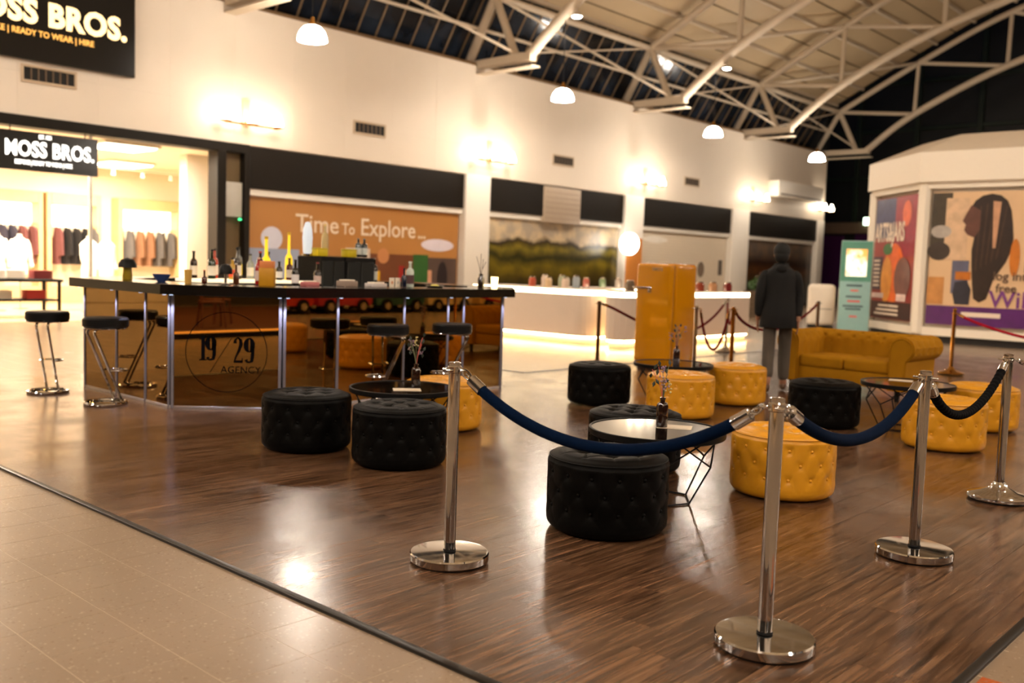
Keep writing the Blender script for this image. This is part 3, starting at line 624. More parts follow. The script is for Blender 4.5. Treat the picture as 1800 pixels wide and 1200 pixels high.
# ---------------- octagonal white kiosk with posters
KC = (-6.4, 25.24); KR = 2.6/2/math.sin(PI/8)
oct_ = lambda r, off=PI/8: [(r*math.cos(2*PI*i/8+off), r*math.sin(2*PI*i/8+off)) for i in range(8)]
KW = P('kiosk_white', srgb(232, 220, 202), .45, vary=.02)
ks = thing('kiosk', 'white octagonal kiosk with wide fascia and posters on its sides', 'kiosk', (KC[0], KC[1], 0))
MB().prism(oct_(KR-.06), 0, .16).build('base', P('kiosk_base_dark', srgb(24, 20, 20), .5), ks)
MB().prism(oct_(KR+.05), .16, .34).build('plinth', KW, ks)
MB().prism(oct_(KR-.12), .34, 3.45).build('core', KW, ks)
for i, (x, y) in enumerate(oct_(KR)): MB().prism([(x+.14*math.cos(2*PI*j/8+PI/8), y+.14*math.sin(2*PI*j/8+PI/8)) for j in range(8)], .2, 3.5).build('corner_post', KW, ks)
def frustum(r0, z0, r1, z1):
    a = oct_(r0); c = oct_(r1); b_ = MB(); b_.add([(x, y, z0) for x, y in a]+[(x, y, z1) for x, y in c], [(i, (i+1) % 8, 8+(i+1) % 8, 8+i) for i in range(8)]+[tuple(range(7, -1, -1)), tuple(range(8, 16))]); return b_
frustum(KR+.1, 3.42, KR+.1, 3.56).build('lower_rail', KW, ks); frustum(KR+.2, 3.56, KR+.2, 4.22).build('fascia', KW, ks); frustum(KR+.2, 4.22, KR-1.0, 4.72).build('roof', P('kiosk_roof', srgb(214, 198, 176), .5), ks)
V = oct_(KR+.02)
def facet_frame(p, q, z):    # poster axes: x along facet left->right as seen from outside
    d = Vector((q[0]-p[0], q[1]-p[1], 0)).normalized(); n = Vector((d.y, -d.x, 0)); return frame((p[0]+n.x*.0, p[1]+n.y*.0, z), d, (0, 0, 1), n), (Vector(q)-Vector(p)).length
# facet from left vertex to front vertex, and front vertex to right vertex
iv = sorted(range(8), key=lambda i: (V[i][1]))[:2]; fl, frt = sorted(iv, key=lambda i: V[i][0]); lf = min([i for i in range(8) if i not in iv and V[i][0] < V[fl][0]], key=lambda i: V[i][1])
def poster(M, w, label):
    t = thing('kiosk_poster', label, 'poster'); t.matrix_world = Matrix.Translation((KC[0], KC[1], 0)) @ M; return t
def pp(t, name, poly, col, z=.03, rough=.35): MB().prism(poly, z, z+.003).build(name, P('poster_%d_%d_%d' % col, srgb(*col), rough, vary=.4, vscale=5), t)
IT = Matrix.Identity(4)
M1, w1_ = facet_frame(V[lf], V[fl], .42)
t1 = poster(M1, w1_, 'red and orange poster with white block lettering on the kiosk left side')
MB().rbox(.2, w1_-.22, 0, 2.92, -.02, .03, .008, 1).build('sheet', P('poster_red', srgb(150, 52, 44), .35, vary=.25, vscale=2), t1)
pp(t1, 'printed_shape', rect(.22, 1.3, 1.95, 2.9), (64, 66, 104)); pp(t1, 'printed_shape', rect(1.3, w1_-.25, 1.5, 2.9), (150, 50, 66)); pp(t1, 'printed_shape', oval(1.35, 1.1, .55, .72), (226, 100, 34), .034); pp(t1, 'printed_shape', oval(1.0, .95, .3, .55), (240, 150, 60), .038)
pp(t1, 'printed_shape', oval(1.85, .98, .42, .5), (118, 78, 70), .042); pp(t1, 'printed_shape', rect(.22, .75, .7, 1.5), (70, 44, 60), .036); pp(t1, 'printed_shape', rect(.22, w1_-.25, .02, .42), (64, 32, 28), .04); pp(t1, 'printed_shape', oval(1.0, 1.68, .25, .14), (60, 110, 50), .04); pp(t1, 'printed_shape', oval(1.9, 2.5, .22, .3), (228, 110, 80), .036)
PLT = P('poster_lettering', srgb(226, 206, 186), .4, vary=0)
text('ARTS&JARS', .62, PLT, 'lettering', t1, frame((.25, 1.88, .045), (1, 0, 0), (0, 1, 0), (0, 0, 1)), .52, .002, .02)
for k in range(3): MB().box(.45+.1*k, 1.75, .1+.1*k, .15+.1*k, .046, .048).build('small_print', PLT, t1)
for k in range(7): MB().box(.28, .62, .78+.1*k, .83+.1*k, .046, .048).build('small_print', PLT, t1)
pp(t1, 'printed_shape', rect(.25, .9, .5, .62), (220, 190, 180), .045); pp(t1, 'printed_shape', rect(1.6, 2.1, .45, .62), (220, 190, 180), .045)
M2, w2_ = facet_frame(V[fl], V[frt], .42)
t2 = poster(M2, w2_, 'poster of a laughing long haired woman with free wifi lettering on the kiosk front')
MB().rbox(.2, w2_-.2, 0, 2.92, -.02, .03, .008, 1).build('sheet', P('poster_peach', srgb(214, 178, 138), .35, vary=.12, vscale=1.5), t2)
pp(t2, 'purple_band', rect(.2, w2_-.2, .0, .42), (84, 30, 98)); pp(t2, 'printed_shape', rect(.2, .62, 1.5, 2.9), (66, 56, 42)); pp(t2, 'printed_shape', rect(.5, .98, 1.45, 2.78), (206, 172, 138), .036); pp(t2, 'printed_shape', oval(.42, 2.05, .22, .14), (170, 160, 150), .038)
pp(t2, 'printed_shape', oval(.4, 1.62, .24, .2), (60, 48, 40), .038); pp(t2, 'printed_shape', rect(.7, 1.05, .7, 1.42), (92, 92, 112), .038); pp(t2, 'printed_shape', rect(.2, .55, .45, 1.05), (190, 130, 70), .038); pp(t2, 'printed_shape', rect(.78, 1.1, 1.0, 1.18), (176, 100, 24), .042)
pp(t2, 'hair', [(1.02, 2.58), (1.1, 2.72), (1.24, 2.82), (1.42, 2.86), (1.6, 2.82), (1.74, 2.7), (1.82, 2.5), (1.87, 2.2), (1.9, 1.9), (1.86, 1.62), (1.78, 1.4), (1.66, 1.2), (1.56, 1.02), (1.5, .8), (1.44, .6), (1.3, .52), (1.18, .6), (1.14, .9), (1.1, 1.3), (1.08, 1.65), (1.12, 1.95), (1.1, 2.2)], (46, 31, 22), .04)
for q_ in range(5): pp(t2, 'hair_strand', [(1.2+.13*q_, 2.7-.05*abs(q_-2)), (1.23+.13*q_, 2.7-.05*abs(q_-2)), (1.2+.1*q_, 1.2+.06*q_), (1.17+.1*q_, 1.25+.06*q_)], (66, 44, 30), .0432)
pp(t2, 'face', [(1.02, 2.62), (.92, 2.42), (.86, 2.28), (.93, 2.2), (.9, 2.08), (.98, 1.98), (1.12, 1.92), (1.22, 2.1), (1.22, 2.5)], (96, 60, 48), .044)
pp(t2, 'printed_shape', [(1.46, 2.7), (1.62, 2.68), (1.56, 1.7), (1.5, 1.7)], (190, 142, 108), .044); pp(t2, 'printed_shape', oval(1.95, 1.5, .1, .4), (190, 110, 30), .044); pp(t2, 'printed_shape', rect(2.15, 2.25, 1.2, 2.4), (44, 38, 34), .036); pp(t2, 'printed_shape', [(.78, .95), (1.02, 1.0), (1.12, .8), (1.1, .46), (.8, .46), (.74, .7)], (44, 42, 52), .039)
TXD = P('poster_text_dark', srgb(96, 72, 56), .5, vary=0); TXP = P('poster_text_purple', srgb(112, 52, 122), .5, vary=0)
text('log into', .26, TXD, 'lettering', t2, frame((1.55, 1.02, .05), (1, 0, 0), (0, 1, 0), (0, 0, 1)), 1, .002, .003)
text('free', .26, TXD, 'lettering', t2, frame((1.62, .76, .05), (1, 0, 0), (0, 1, 0), (0, 0, 1)), 1, .002, .003)
text('WiFi', .5, TXP, 'lettering', t2, frame((1.5, .44, .05), (1, 0, 0), (0, 1, 0), (0, 0, 1)), 1, .002, .006)
MB().box(.95, 1.75, .2, .3, .034, .036).build('small_print', PLT, t2)

# teal totem, white panels, planter
tt = thing('digital_totem', 'teal advertising totem with a glowing screen left of the kiosk', 'totem', (-9.47, 22.8, 0), .42)
MB().rbox(-.36, .36, -.12, .12, 0, 2.28, .02, 2).build('body', P('pale_teal', srgb(150, 190, 186), .35), tt)
MB().box(-.35, .35, -.125, -.12, 1.3, 2.26).build('upper_panel', P('teal_green', srgb(92, 152, 132), .35), tt)
scr, nt, b = nodes_mat('totem_screen'); nz = nt.nodes.new('ShaderNodeTexNoise'); nz.inputs['Scale'].default_value = 3.5; tc = nt.nodes.new('ShaderNodeTexCoord'); nt.links.new(tc.outputs['Object'], nz.inputs['Vector']); rp = nt.nodes.new('ShaderNodeValToRGB'); rp.color_ramp.elements[0].position = .4; rp.color_ramp.elements[0].color = (.9, .33, .06, 1); rp.color_ramp.elements[1].position = .58; rp.color_ramp.elements[1].color = (1, .9, .62, 1); nt.links.new(nz.outputs['Fac'], rp.inputs[0]); nt.links.new(rp.outputs[0], b.inputs['Emission Color']); b.inputs['Emission Strength'].default_value = 1.5; b.inputs['Base Color'].default_value = (.02, .02, .02, 1)
MB().box(-.24, .24, -.132, -.124, 1.42, 2.08).build('screen', scr, tt)
for k, (z, w, col) in enumerate(((1.2, .2, (70, 90, 96)), (1.08, .1, (226, 120, 110)), (.93, .2, (80, 100, 106)), (.82, .16, (220, 90, 90)), (.7, .26, (80, 100, 106)), (.63, .2, (80, 100, 106)), (.45, .1, (222, 110, 104)))):
    MB().box(-w, w*.8, -.124, -.119, z-.025, z+.02).build('printed_line', P('totem_print_%d' % k, srgb(*col), .5, vary=0), tt)
for k, (x, y, lab) in enumerate(((-11.3, 25.0, 'tall white display panel left of the teal totem, nearer the planter'), (-10.58, 25.33, 'white display panel with orange stripe directly left of the teal totem'))):
    t = thing('exhibition_stand', lab, 'stand', (x, y, 0), .42)
    MB().rbox(-.36, .36, -.2, .2, .05, 1.18, .12, 4).build('body', KW, t); MB().rbox(-.34, .34, -.18, .18, 0, .05, .01, 1).build('foot', BLACKM, t); MB().box(-.3, .3, -.206, -.2, .5, .52).build('groove', P('panel_groove', srgb(150, 140, 128), .5), t)
    if k: MB().box(.2, .34, -.207, -.199, .6, 1.0).build('orange_stripe', P('panel_orange', srgb(232, 120, 50), .5), t)
plr = thing('planter', 'square wooden planter behind the walking person', 'planter', (-14.6, 28.0, 0))
for a in range(4):
    for k in range(6):
        MB().obox(((.46 if a % 2 == 0 else 0)*(1 if a < 2 else -1), (.46 if a % 2 else 0)*(1 if a < 2 else -1), .0675+.145*k), (.03 if a % 2 == 0 else .94, .94 if a % 2 == 0 else .03, .135)).build('slat', P('planter_wood', srgb(96, 78, 58), .6, vary=.15), plr)
MB().box(-.44, .44, -.44, .44, .06, .86).build('liner', P('planter_soil', srgb(30, 24, 18), .9), plr)
bush = thing('leafy_shrub', 'leafy green shrub with reddish tips growing in the wooden planter', 'plant', (-14.6, 28.0, .86))
lb = MB(); lb2 = MB()
for k in range(420):
    a = random.random()*2*PI; rr = .5*math.sqrt(random.random()); h = random.random()*(1-rr/.62)*.75
    d = Vector((random.uniform(-1, 1), random.uniform(-1, 1), random.uniform(-.3, 1))).normalized(); u = d.orthogonal().normalized(); p = Vector((rr*math.cos(a), rr*math.sin(a), .02+h)); s_ = .055
    (lb2 if h > .42 else lb).add([p, p+d*s_+u*s_*.45, p+d*s_*2.2, p+d*s_-u*s_*.45], [(0, 1, 2, 3)])
stuff(lb.build('leaves', P('shrub_green', srgb(58, 88, 34), .6, vary=.3), bush)); stuff(lb2.build('tip_leaves', P('shrub_red', srgb(96, 52, 30), .6, vary=.3), bush))
MB().tube([(0, 0, 0), (.02, 0, .4)], .03, 6).build('stem', P('shrub_stem', srgb(60, 44, 28), .8), bush)

# ---------------- white illuminated service counters
CW = P('counter_white', srgb(216, 200, 184), .5, vary=.02); LEDW = E('led_strip_warm', (1, .66, .30), 26); LEDT = E('led_top_edge', (1, .80, .50), 9)
def counter(name, poly, label, h=1.02):
    """poly: outline (world), rounded where wanted; recessed plinth, LED line at the bottom, glowing top edge"""
    cx = sum(p[0] for p in poly)/len(poly); cy = sum(p[1] for p in poly)/len(poly)
    lo = [(x-cx, y-cy) for x, y in poly]; sh_ = lambda k: [(x*k, y*k) for x, y in lo]
    def ins(d):
        out = []; n = len(lo)
        for i in range(n):
            a = Vector(lo[i-1]); b_ = Vector(lo[i]); c = Vector(lo[(i+1) % n]); n1 = Vector(((b_-a).y, -(b_-a).x)).normalized(); n2 = Vector(((c-b_).y, -(c-b_).x)).normalized(); nn = (n1+n2); nn = nn/max(.3, nn.length_squared/2) if nn.length > 0 else n1
            out.append((b_.x-nn.x*d, b_.y-nn.y*d))
        return out
    t = thing(name, label, 'counter', (cx, cy, 0))
    MB().prism(ins(.07), 0, .13).build('plinth', P('counter_plinth', srgb(214, 196, 170), .5), t)
    MB().prism(ins(.03), .115, .15).build('led_strip', LEDW, t)
    MB().prism(ins(0), .15, h-.11).build('front', CW, t)
    MB().prism(ins(.004), h-.11, h-.02).build('light_band', LEDT, t)
    MB().prism(ins(-.01), h-.02, h).build('worktop', CW, t)
    return t
def rc(cx, cy, r, a0, a1, n=7): return [(cx+r*math.cos(a0+(a1-a0)*i/n), cy+r*math.sin(a0+(a1-a0)*i/n)) for i in range(n+1)]
counter('service_counter', [(-13.6, 14.75), (-13.6, 13.75)]+rc(-10.95, 14.1, .35, -PI/2, 0)+[(-10.6, 14.75)], 'white counter with warm light edges and rounded corner, nearest of the service counters')
counter('service_counter', rc(-10.0, 13.85, .25, PI, 2*PI)+[(-9.75, 18.0)]+rc(-10.0, 18.05, .25, 0, PI), 'long white counter with warm light edges behind the yellow fridge')
counter('service_counter', [(-13.5, 15.4), (-12.6, 15.4), (-12.6, 18.2), (-13.5, 18.2)], 'white counter with light strip seen through the gap left of the fridge', .98)
def jar(loc, label, r=.06, h=.16, col=(206, 190, 170), grp=None):
    t = thing('glass_jar', label, 'jar', loc, 0, grp)
    MB().lathe([(.0, 0), (r, 0), (r, h*.8), (r*.75, h*.92), (r*.75, h)], 14).build('glass', P('jar_%d_%d_%d' % col, srgb(*col), .08, vary=.1, coat=1), t)
    MB().cyl((0, 0, 0), r*.8, h, h+.02, 14).build('lid', STEEL, t)
jl = [(-12.31, (190, 90, 70)), (-12.09, (220, 200, 180)), (-11.9, (220, 190, 150)), (-11.66, (160, 170, 140)), (-11.48, (230, 210, 190)), (-11.31, (150, 160, 165))]
for k, (x, c) in enumerate(jl): jar((x, 14.1+.12*(k % 2), 1.02), 'small jar on the nearest white counter, %s from the left' % ('first', 'second', 'third', 'fourth', 'fifth', 'sixth')[k], .075, .17+.05*(k % 2), c, 'jars on the nearest white counter')
for k, (x, y, c) in enumerate(((-13.0, 16.0, (220, 215, 205)), (-13.0, 16.7, (170, 90, 80)), (-13.0, 17.3, (120, 150, 110)), (-13.0, 17.9, (200, 190, 180)))): jar((x, y, .98), 'jar on the rear white counter, %s from the left' % ('first', 'second', 'third', 'fourth')[k], .08, .2, c, 'jars on the rear white counter')
for k, (y, c) in enumerate(((14.2, (110, 96, 80)), (16.6, (150, 70, 50)), (17.1, (200, 150, 110)), (17.7, (120, 40, 40)))): jar((-10.05, y, 1.02), 'jar on the long white counter, %s from the fridge' % ('hidden one', 'first', 'second', 'third')[k], .09, .17, c, 'jars on the long white counter')
# ================================================================== COCKTAIL BAR
MIRR, nt, b = nodes_mat('bronze_mirror'); b.inputs['Metallic'].default_value = 1; b.inputs['Roughness'].default_value = .015; b.inputs['Base Color'].default_value = (.42, .25, .075, 1)
BAR = [(-8.07, 4.28), (-7.37, 5.0), (-7.37, 7.95), (-8.07, 8.67), (-9.86, 8.67), (-10.56, 7.95), (-10.56, 5.0), (-9.86, 4.28)]
bar = thing('cocktail_bar', 'bronze mirrored octagonal bar front with 19 29 AGENCY logo panel', 'bar')
def along(p, q, t_): return (p[0]+(q[0]-p[0])*t_, p[1]+(q[1]-p[1])*t_)
splits = {0: [0, 1], 1: [0, .21, .495, .705, .785, 1], 7: [0, .41, .74, 1]}
BZ0, BZ1 = .0, 1.03
posts = []
POSTM = P('satin_grey_profile', srgb(116, 110, 112), .5, .4)
for i in range(8):
    p, q = BAR[i], BAR[(i+1) % 8]; sp = splits.get(i, [0, .5, 1])
    d = Vector((q[0]-p[0], q[1]-p[1], 0)).normalized(); n = Vector((d.y, -d.x, 0)); ang = math.atan2(d.y, d.x)
    for a, c in zip(sp[:-1], sp[1:]):
        A, B = along(p, q, a), along(p, q, c); w = math.hypot(B[0]-A[0], B[1]-A[1])
        MB().box(.012, w-.012, 0, .012, BZ0+.018, BZ1).build('mirror_panel', MIRR, bar, (A[0]+ZF*0, A[1], ZF), (0, 0, ang))
    for t_ in sp:
        c = along(p, q, t_); e = .02 if t_ == 0 else (-.02 if t_ == 1 else 0)
        c = (c[0]+d.x*e, c[1]+d.y*e); posts.append((i, c, n))
        MB().rbox(-.013, .013, -.010, .006, 0, BZ1-BZ0, .002, 1).build('post', POSTM, bar, (c[0], c[1], ZF+BZ0), (0, 0, ang))
    bw = math.hypot(q[0]-p[0], q[1]-p[1])
    MB().rbox(0, bw, -.006, .02, 0, .022, .002, 1).build('base_rail', ALU, bar, (p[0], p[1], ZF), (0, 0, ang))
# little cool LED spots under the overhang, one at each visible post
LEDB = E('led_cool', (.62, .74, 1.0), 1.2)
for i, c, n in posts:
    if i not in (0, 1, 7): continue
    lc = (c[0]+n.x*.05, c[1]+n.y*.05)
    MB().cyl((lc[0], lc[1], 0), .016, 1.036, 1.0445, 12).build('led_spot', LEDB, bar)
    light('led_downlight', 'SPOT', (lc[0]+n.x*.05, lc[1]+n.y*.05, 1.033), 14.0, (.56, .64, 1.0), .012, (0, 0, 0), bar, cone=1.7)
# logo on the chamfered panel
p, q = BAR[0], BAR[1]; d = Vector((q[0]-p[0], q[1]-p[1], 0)).normalized(); n = Vector((d.y, -d.x, 0)); mid = along(p, q, .5)
LM = frame((mid[0]+n.x*.004, mid[1]+n.y*.004, .50), d, (0, 0, 1), n)
INK = P('black_vinyl', srgb(5, 4, 4), .9, vary=0, spec=.05)
def ribbon(mb, pts, ws):
    k = len(pts); vs = []; fs = []
    for i in range(k):
        a = Vector(pts[max(0, i-1)]); c = Vector(pts[min(k-1, i+1)]); t_ = (c-a).normalized(); nn = Vector((-t_.y, t_.x)); w = ws[i]/2; pt = Vector(pts[i])
        vs += [LM @ Vector((pt.x+nn.x*w, pt.y+nn.y*w, .0)), LM @ Vector((pt.x-nn.x*w, pt.y-nn.y*w, .0))]
    for i in range(k-1): fs.append((2*i, 2*i+1, 2*i+3, 2*i+2))
    mb.add(vs, fs)
def digit(mb, ch, x, y, w, h):
    if ch == '1':
        ribbon(mb, [(x+w*.55, y), (x+w*.55, y+h)], [w*.5, w*.5]); ribbon(mb, [(x+w*.1, y+h*.84), (x+w*.55, y+h*.985)], [w*.12, w*.12]); ribbon(mb, [(x+w*.05, y+.006), (x+w*1.05, y+.006)], [.012, .012])
    if ch == '9':
        cx, cy, rx, ry = x+w*.5, y+h*.70, w*.33, h*.26
        k = 24; pts = [(cx+rx*math.cos(2*PI*i/k), cy+ry*math.sin(2*PI*i/k)) for i in range(k+1)]; ribbon(mb, pts, [.012+w*.36*abs(math.cos(2*PI*i/k))**1.5 for i in range(k+1)])
        ribbon(mb, [(x+w*.83, y+h*.7), (x+w*.83, y+h*.25), (x+w*.74, y+h*.07), (x+w*.5, y+.008), (x+w*.25, y+h*.05), (x+w*.2, y+h*.14)], [w*.36, w*.36, w*.3, .016, w*.22, w*.36])
    if ch == '2':
        ribbon(mb, [(x+w*.2, y+h*.76), (x+w*.2, y+h*.88), (x+w*.45, y+h*.985), (x+w*.72, y+h*.9), (x+w*.78, y+h*.72), (x+w*.6, y+h*.5), (x+w*.26, y+h*.22), (x+w*.14, y+h*.04)], [w*.36, w*.24, .014, w*.28, w*.36, w*.3, w*.16, w*.12])
        ribbon(mb, [(x+w*.06, y+h*.05), (x+w*.95, y+h*.05)], [h*.1, h*.1]); ribbon(mb, [(x+w*.9, y+h*.05), (x+w*.93, y+h*.2)], [w*.14, w*.08])
lg = MB(); k = 64
ribbon(lg, [(.365*math.cos(2*PI*i/k), .03+.365*math.sin(2*PI*i/k)) for i in range(k+1)], [.006]*(k+1)); ribbon(lg, [(-.145, -.155), (.045, .16)], [.005, .005])
lg.build('logo_ring', INK, bar)
for dg in (('1', -.245, -.05, .065, .225), ('9', -.185, -.05, .09, .225), ('2', .06, -.065, .09, .235), ('9', .16, -.065, .09, .235)):
    nm = MB(); digit(nm, *dg); nm.build('logo_numeral', INK, bar)
text('AGENCY', .092, INK, 'logo_lettering', bar, LM @ Matrix.Translation((-.05, -.16, .002)), .95, .0005, -.0003, 1.05)
# worktop: continuous octagonal ring
def grow(poly, d_):
    out = []; n_ = len(poly)
    for i in range(n_):
        a = Vector(poly[i-1]); b_ = Vector(poly[i]); c = Vector(poly[(i+1) % n_]); n1 = Vector(((b_-a).y, -(b_-a).x)).normalized(); n2 = Vector(((c-b_).y, -(c-b_).x)).normalized(); s_ = n1+n2
        s_ = s_*(2/s_.length_squared); out.append((b_.x+s_.x*d_, b_.y+s_.y*d_))
    return out
wt = MB(); A_ = grow(BAR, .13); B_ = grow(BAR, -.42); vs = [(x, y, z) for z in (1.045, 1.135) for x, y in A_]+[(x, y, z) for z in (1.045, 1.135) for x, y in B_]
fs = []
for i in range(8):
    j = (i+1) % 8; fs += [(i, j, 8+j, 8+i), (8+i, 8+j, 24+j, 24+i), (16+j, 16+i, 24+i, 24+j), (j, i, 16+i, 16+j)]
wt.add(vs, fs); BTOP = P('dark_worktop', srgb(15, 13, 11), .16, vary=.1)
tag(wt.build('bar_worktop', BTOP), 'continuous black octagonal bar top with bottles and glasses on it', 'worktop')
CT = 1.135
# back bar in the middle
def cabinet(loc, w, dpt, h, label, shelves=0):
    t = thing('back_bar_cabinet', label, 'cabinet', loc)
    MB().rbox(-dpt/2, dpt/2, -w/2, w/2, 0, h, .008, 1).build('body', BLACKM, t)
    for s_ in (-1, 1): MB().rbox(dpt/2, dpt/2+.02, min(0, s_*w/2*.96)+.005, max(0, s_*w/2*.96)-.005, .05, h-.05, .006, 1).build('door', P('black_cabinet_door', srgb(20, 22, 20), .35), t)
    return t
cabinet((-9.0, 6.61, ZF), .33, .45, 1.43, 'tall black cabinet, left of the pair in the middle of the bar'); cabinet((-9.0, 7.0, ZF), .42, .45, 1.43, 'tall black cabinet, right of the pair in the middle of the bar')
cabinet((-9.0, 5.55, ZF), 1.3, .45, 1.12, 'low black back bar cabinet carrying lit bottles')
sl = tag(MB().rbox(-9.24, -8.74, 4.95, 6.2, 1.13, 1.16, .004, 1).build('bottle_shelf', E('lit_shelf', (1, .82, .55), .9)), 'glowing bottle shelf on the low back bar cabinet', 'shelf')
# bottles and small things
def bottle(loc, label, h=.3, r=.037, col=(60, 40, 24), neck=.32, cap=(20, 20, 20), labcol=None, grp='bottles on the bar', glow=0):
    t = thing('bottle', label, 'bottle', loc, 0, grp)
    sh0 = h*(1-neck)
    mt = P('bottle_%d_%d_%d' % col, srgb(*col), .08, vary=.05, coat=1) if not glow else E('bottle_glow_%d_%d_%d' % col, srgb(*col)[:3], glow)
    MB().lathe([(0, 0), (r, .004), (r, sh0*.86), (r*.85, sh0), (r*.38, sh0+h*.07), (r*.34, h*.95), (r*.4, h*.95), (r*.4, h)], 16, cap1=True).build('glass', mt, t)
    MB().cyl((0, 0, 0), r*.42, h*.955, h*1.02, 12).build('cap', P('cap_%d_%d_%d' % cap, srgb(*cap), .4, vary=0), t)
    if labcol: MB().lathe([(r*1.02, sh0*.2), (r*1.02, sh0*.7)], 16).build('paper_label', P('lab_%d_%d_%d' % labcol, srgb(*labcol), .6), t)
    return t
# left wing and chamfer
ml = thing('mushroom_lamp', 'small lamp with dark dome cap and olive base on the bar left wing', 'lamp', (-9.32, 4.48, CT))
MB().lathe([(0, 0), (.045, 0), (.05, .02), (.04, .1), (.043, .13)], 16).build('base', P('olive_glaze', srgb(140, 116, 20), .3), ml); MB().lathe([(.09, .12), (.085, .16), (.06, .2), (0, .22)], 18, cap0=True).build('dome', BLACKM, ml)
bw_ = thing('blue_bowl', 'small blue bowl standing near the bar corner', 'bowl', (-8.66, 4.5, CT)); MB().lathe([(0, 0), (.035, .0), (.075, .05), (.085, .075), (.078, .075), (.06, .03), (0, .015)], 20).build('shell', P('blue_glaze', srgb(52, 70, 120), .25), bw_)
gb = thing('amber_tumbler', 'amber glass tumbler above the logo panel left corner', 'tumbler', (-8.25, 4.55, CT)); MB().lathe([(0, 0), (.03, 0), (.038, .13), (.035, .13), (.028, .01), (0, .01)], 16).build('glass', P('amber_glass', srgb(214, 166, 80), .1, coat=1), gb)
bottle((-8.08, 4.62, CT), 'short brown bottle with dark red neck above the logo panel', .13, .026, (70, 26, 14), .5, (150, 40, 30))
dl = thing('cocktail_lamp', 'small table lamp with black dome shade above the logo panel', 'lamp', (-7.98, 4.78, CT)); MB().lathe([(.05, 0), (.05, .012), (.012, .02), (.012, .1)], 14, cap0=True).build('stand', STEEL, dl); MB().lathe([(.062, .1), (.06, .15), (.04, .185), (0, .2)], 18, cap0=True).build('dome', BLACKM, dl)
bottle((-7.93, 4.86, CT), 'slim dark brown bottle just right of the black dome lamp', .2, .028, (80, 40, 18), .45, (200, 190, 180))
bottle((-8.05, 5.18, CT), 'bottle with red body and pale label left of the mustard box', .26, .036, (150, 24, 24), .25, (220, 190, 170), (224, 200, 190))
bottle((-8.02, 5.28, CT), 'small pale bottle directly left of the mustard box', .15, .03, (200, 205, 210), .3)
mbx = thing('mustard_box', 'mustard yellow upright box with orange top panel on the bar corner', 'box', (-7.72, 5.06, CT), .8)
MB().rbox(-.07, .07, -.05, .05, 0, .17, .006, 2).build('box_body', P('mustard_card', srgb(190, 134, 8), .5), mbx); MB().rbox(-.065, .065, -.045, .045, .17, .235, .006, 2).build('orange_panel', P('orange_card', srgb(216, 130, 70), .5), mbx)
# back bar bottles
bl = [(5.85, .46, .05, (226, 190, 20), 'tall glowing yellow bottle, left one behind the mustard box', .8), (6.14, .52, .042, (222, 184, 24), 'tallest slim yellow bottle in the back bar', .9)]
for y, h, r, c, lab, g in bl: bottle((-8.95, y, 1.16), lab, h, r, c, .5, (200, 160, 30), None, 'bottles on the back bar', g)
bottle((-8.95, 5.2, 1.16), 'dark green bottle at the left end of the back bar', .3, .04, (24, 40, 24), .35, (20, 20, 20), (220, 214, 200), 'bottles on the back bar')
bottle((-8.95, 5.5, 1.16), 'dark bottle with white label left of the yellow bottles', .33, .04, (30, 22, 20), .35, (20, 20, 20), (230, 224, 214), 'bottles on the back bar')
bottle((-8.8, 5.68, 1.16), 'brown bottle with pale label in front of the yellow bottles', .3, .042, (60, 28, 16), .3, (180, 60, 40), (220, 200, 180), 'bottles on the back bar')
bottle((-8.55, 5.95, CT-.03), 'dark wine bottle with white label right of the mustard box', .28, .04, (22, 18, 18), .35, (20, 20, 20), (226, 220, 220), 'bottles on the back bar')
bottle((-8.5, 6.2, CT-.03), 'second dark wine bottle with pale label right of the mustard box', .26, .04, (30, 20, 18), .35, (120, 40, 40), (214, 190, 180), 'bottles on the back bar')
for k, (x, y, h, c, lb, w_) in enumerate(((-9.1, 5.08, .28, (40, 24, 16), (226, 214, 196), 'amber bottle with cream label, leftmost on the lit shelf'), (-9.1, 5.32, .31, (180, 60, 40), (230, 220, 210), 'red bottle with white label on the lit shelf'), (-9.12, 5.62, .34, (28, 30, 24), (214, 196, 60), 'black bottle with yellow label on the lit shelf'),
        (-9.1, 5.75, .27, (150, 160, 160), (230, 230, 230), 'clear bottle with white label between the yellow bottles'), (-9.1, 5.98, .3, (36, 22, 18), (236, 230, 220), 'dark bottle with large white label right of the first yellow bottle'), (-8.85, 5.38, .22, (190, 150, 60), (220, 80, 40), 'short golden bottle with orange label at the front of the lit shelf'), (-8.85, 5.95, .2, (30, 30, 34), (226, 226, 226), 'short dark bottle with white label at the front of the lit shelf'), (-8.85, 6.08, .24, (70, 20, 20), (200, 190, 180), 'short red brown bottle at the right end of the lit shelf'))):
    bottle((x, y, 1.16), w_, h, .037, c, .32, (30, 30, 30), lb, 'bottles on the back bar')
sh1 = tag(MB().rbox(-8.66, -8.4, 5.82, 6.32, CT-.06, CT-.03, .004, 1).build('speed_rail', STEEL), 'low steel speed rail carrying two dark wine bottles', 'rail')
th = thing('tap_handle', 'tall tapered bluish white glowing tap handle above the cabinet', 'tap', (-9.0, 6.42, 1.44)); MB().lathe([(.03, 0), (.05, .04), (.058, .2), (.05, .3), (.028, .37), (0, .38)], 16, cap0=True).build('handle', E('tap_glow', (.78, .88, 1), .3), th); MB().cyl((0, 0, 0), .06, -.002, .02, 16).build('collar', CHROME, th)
bottle((-9.0, 6.66, 1.44), 'tall pale straw coloured bottle on the black cabinet', .36, .04, (200, 176, 120), .3, (220, 190, 120), None, 'bottles on the back bar')
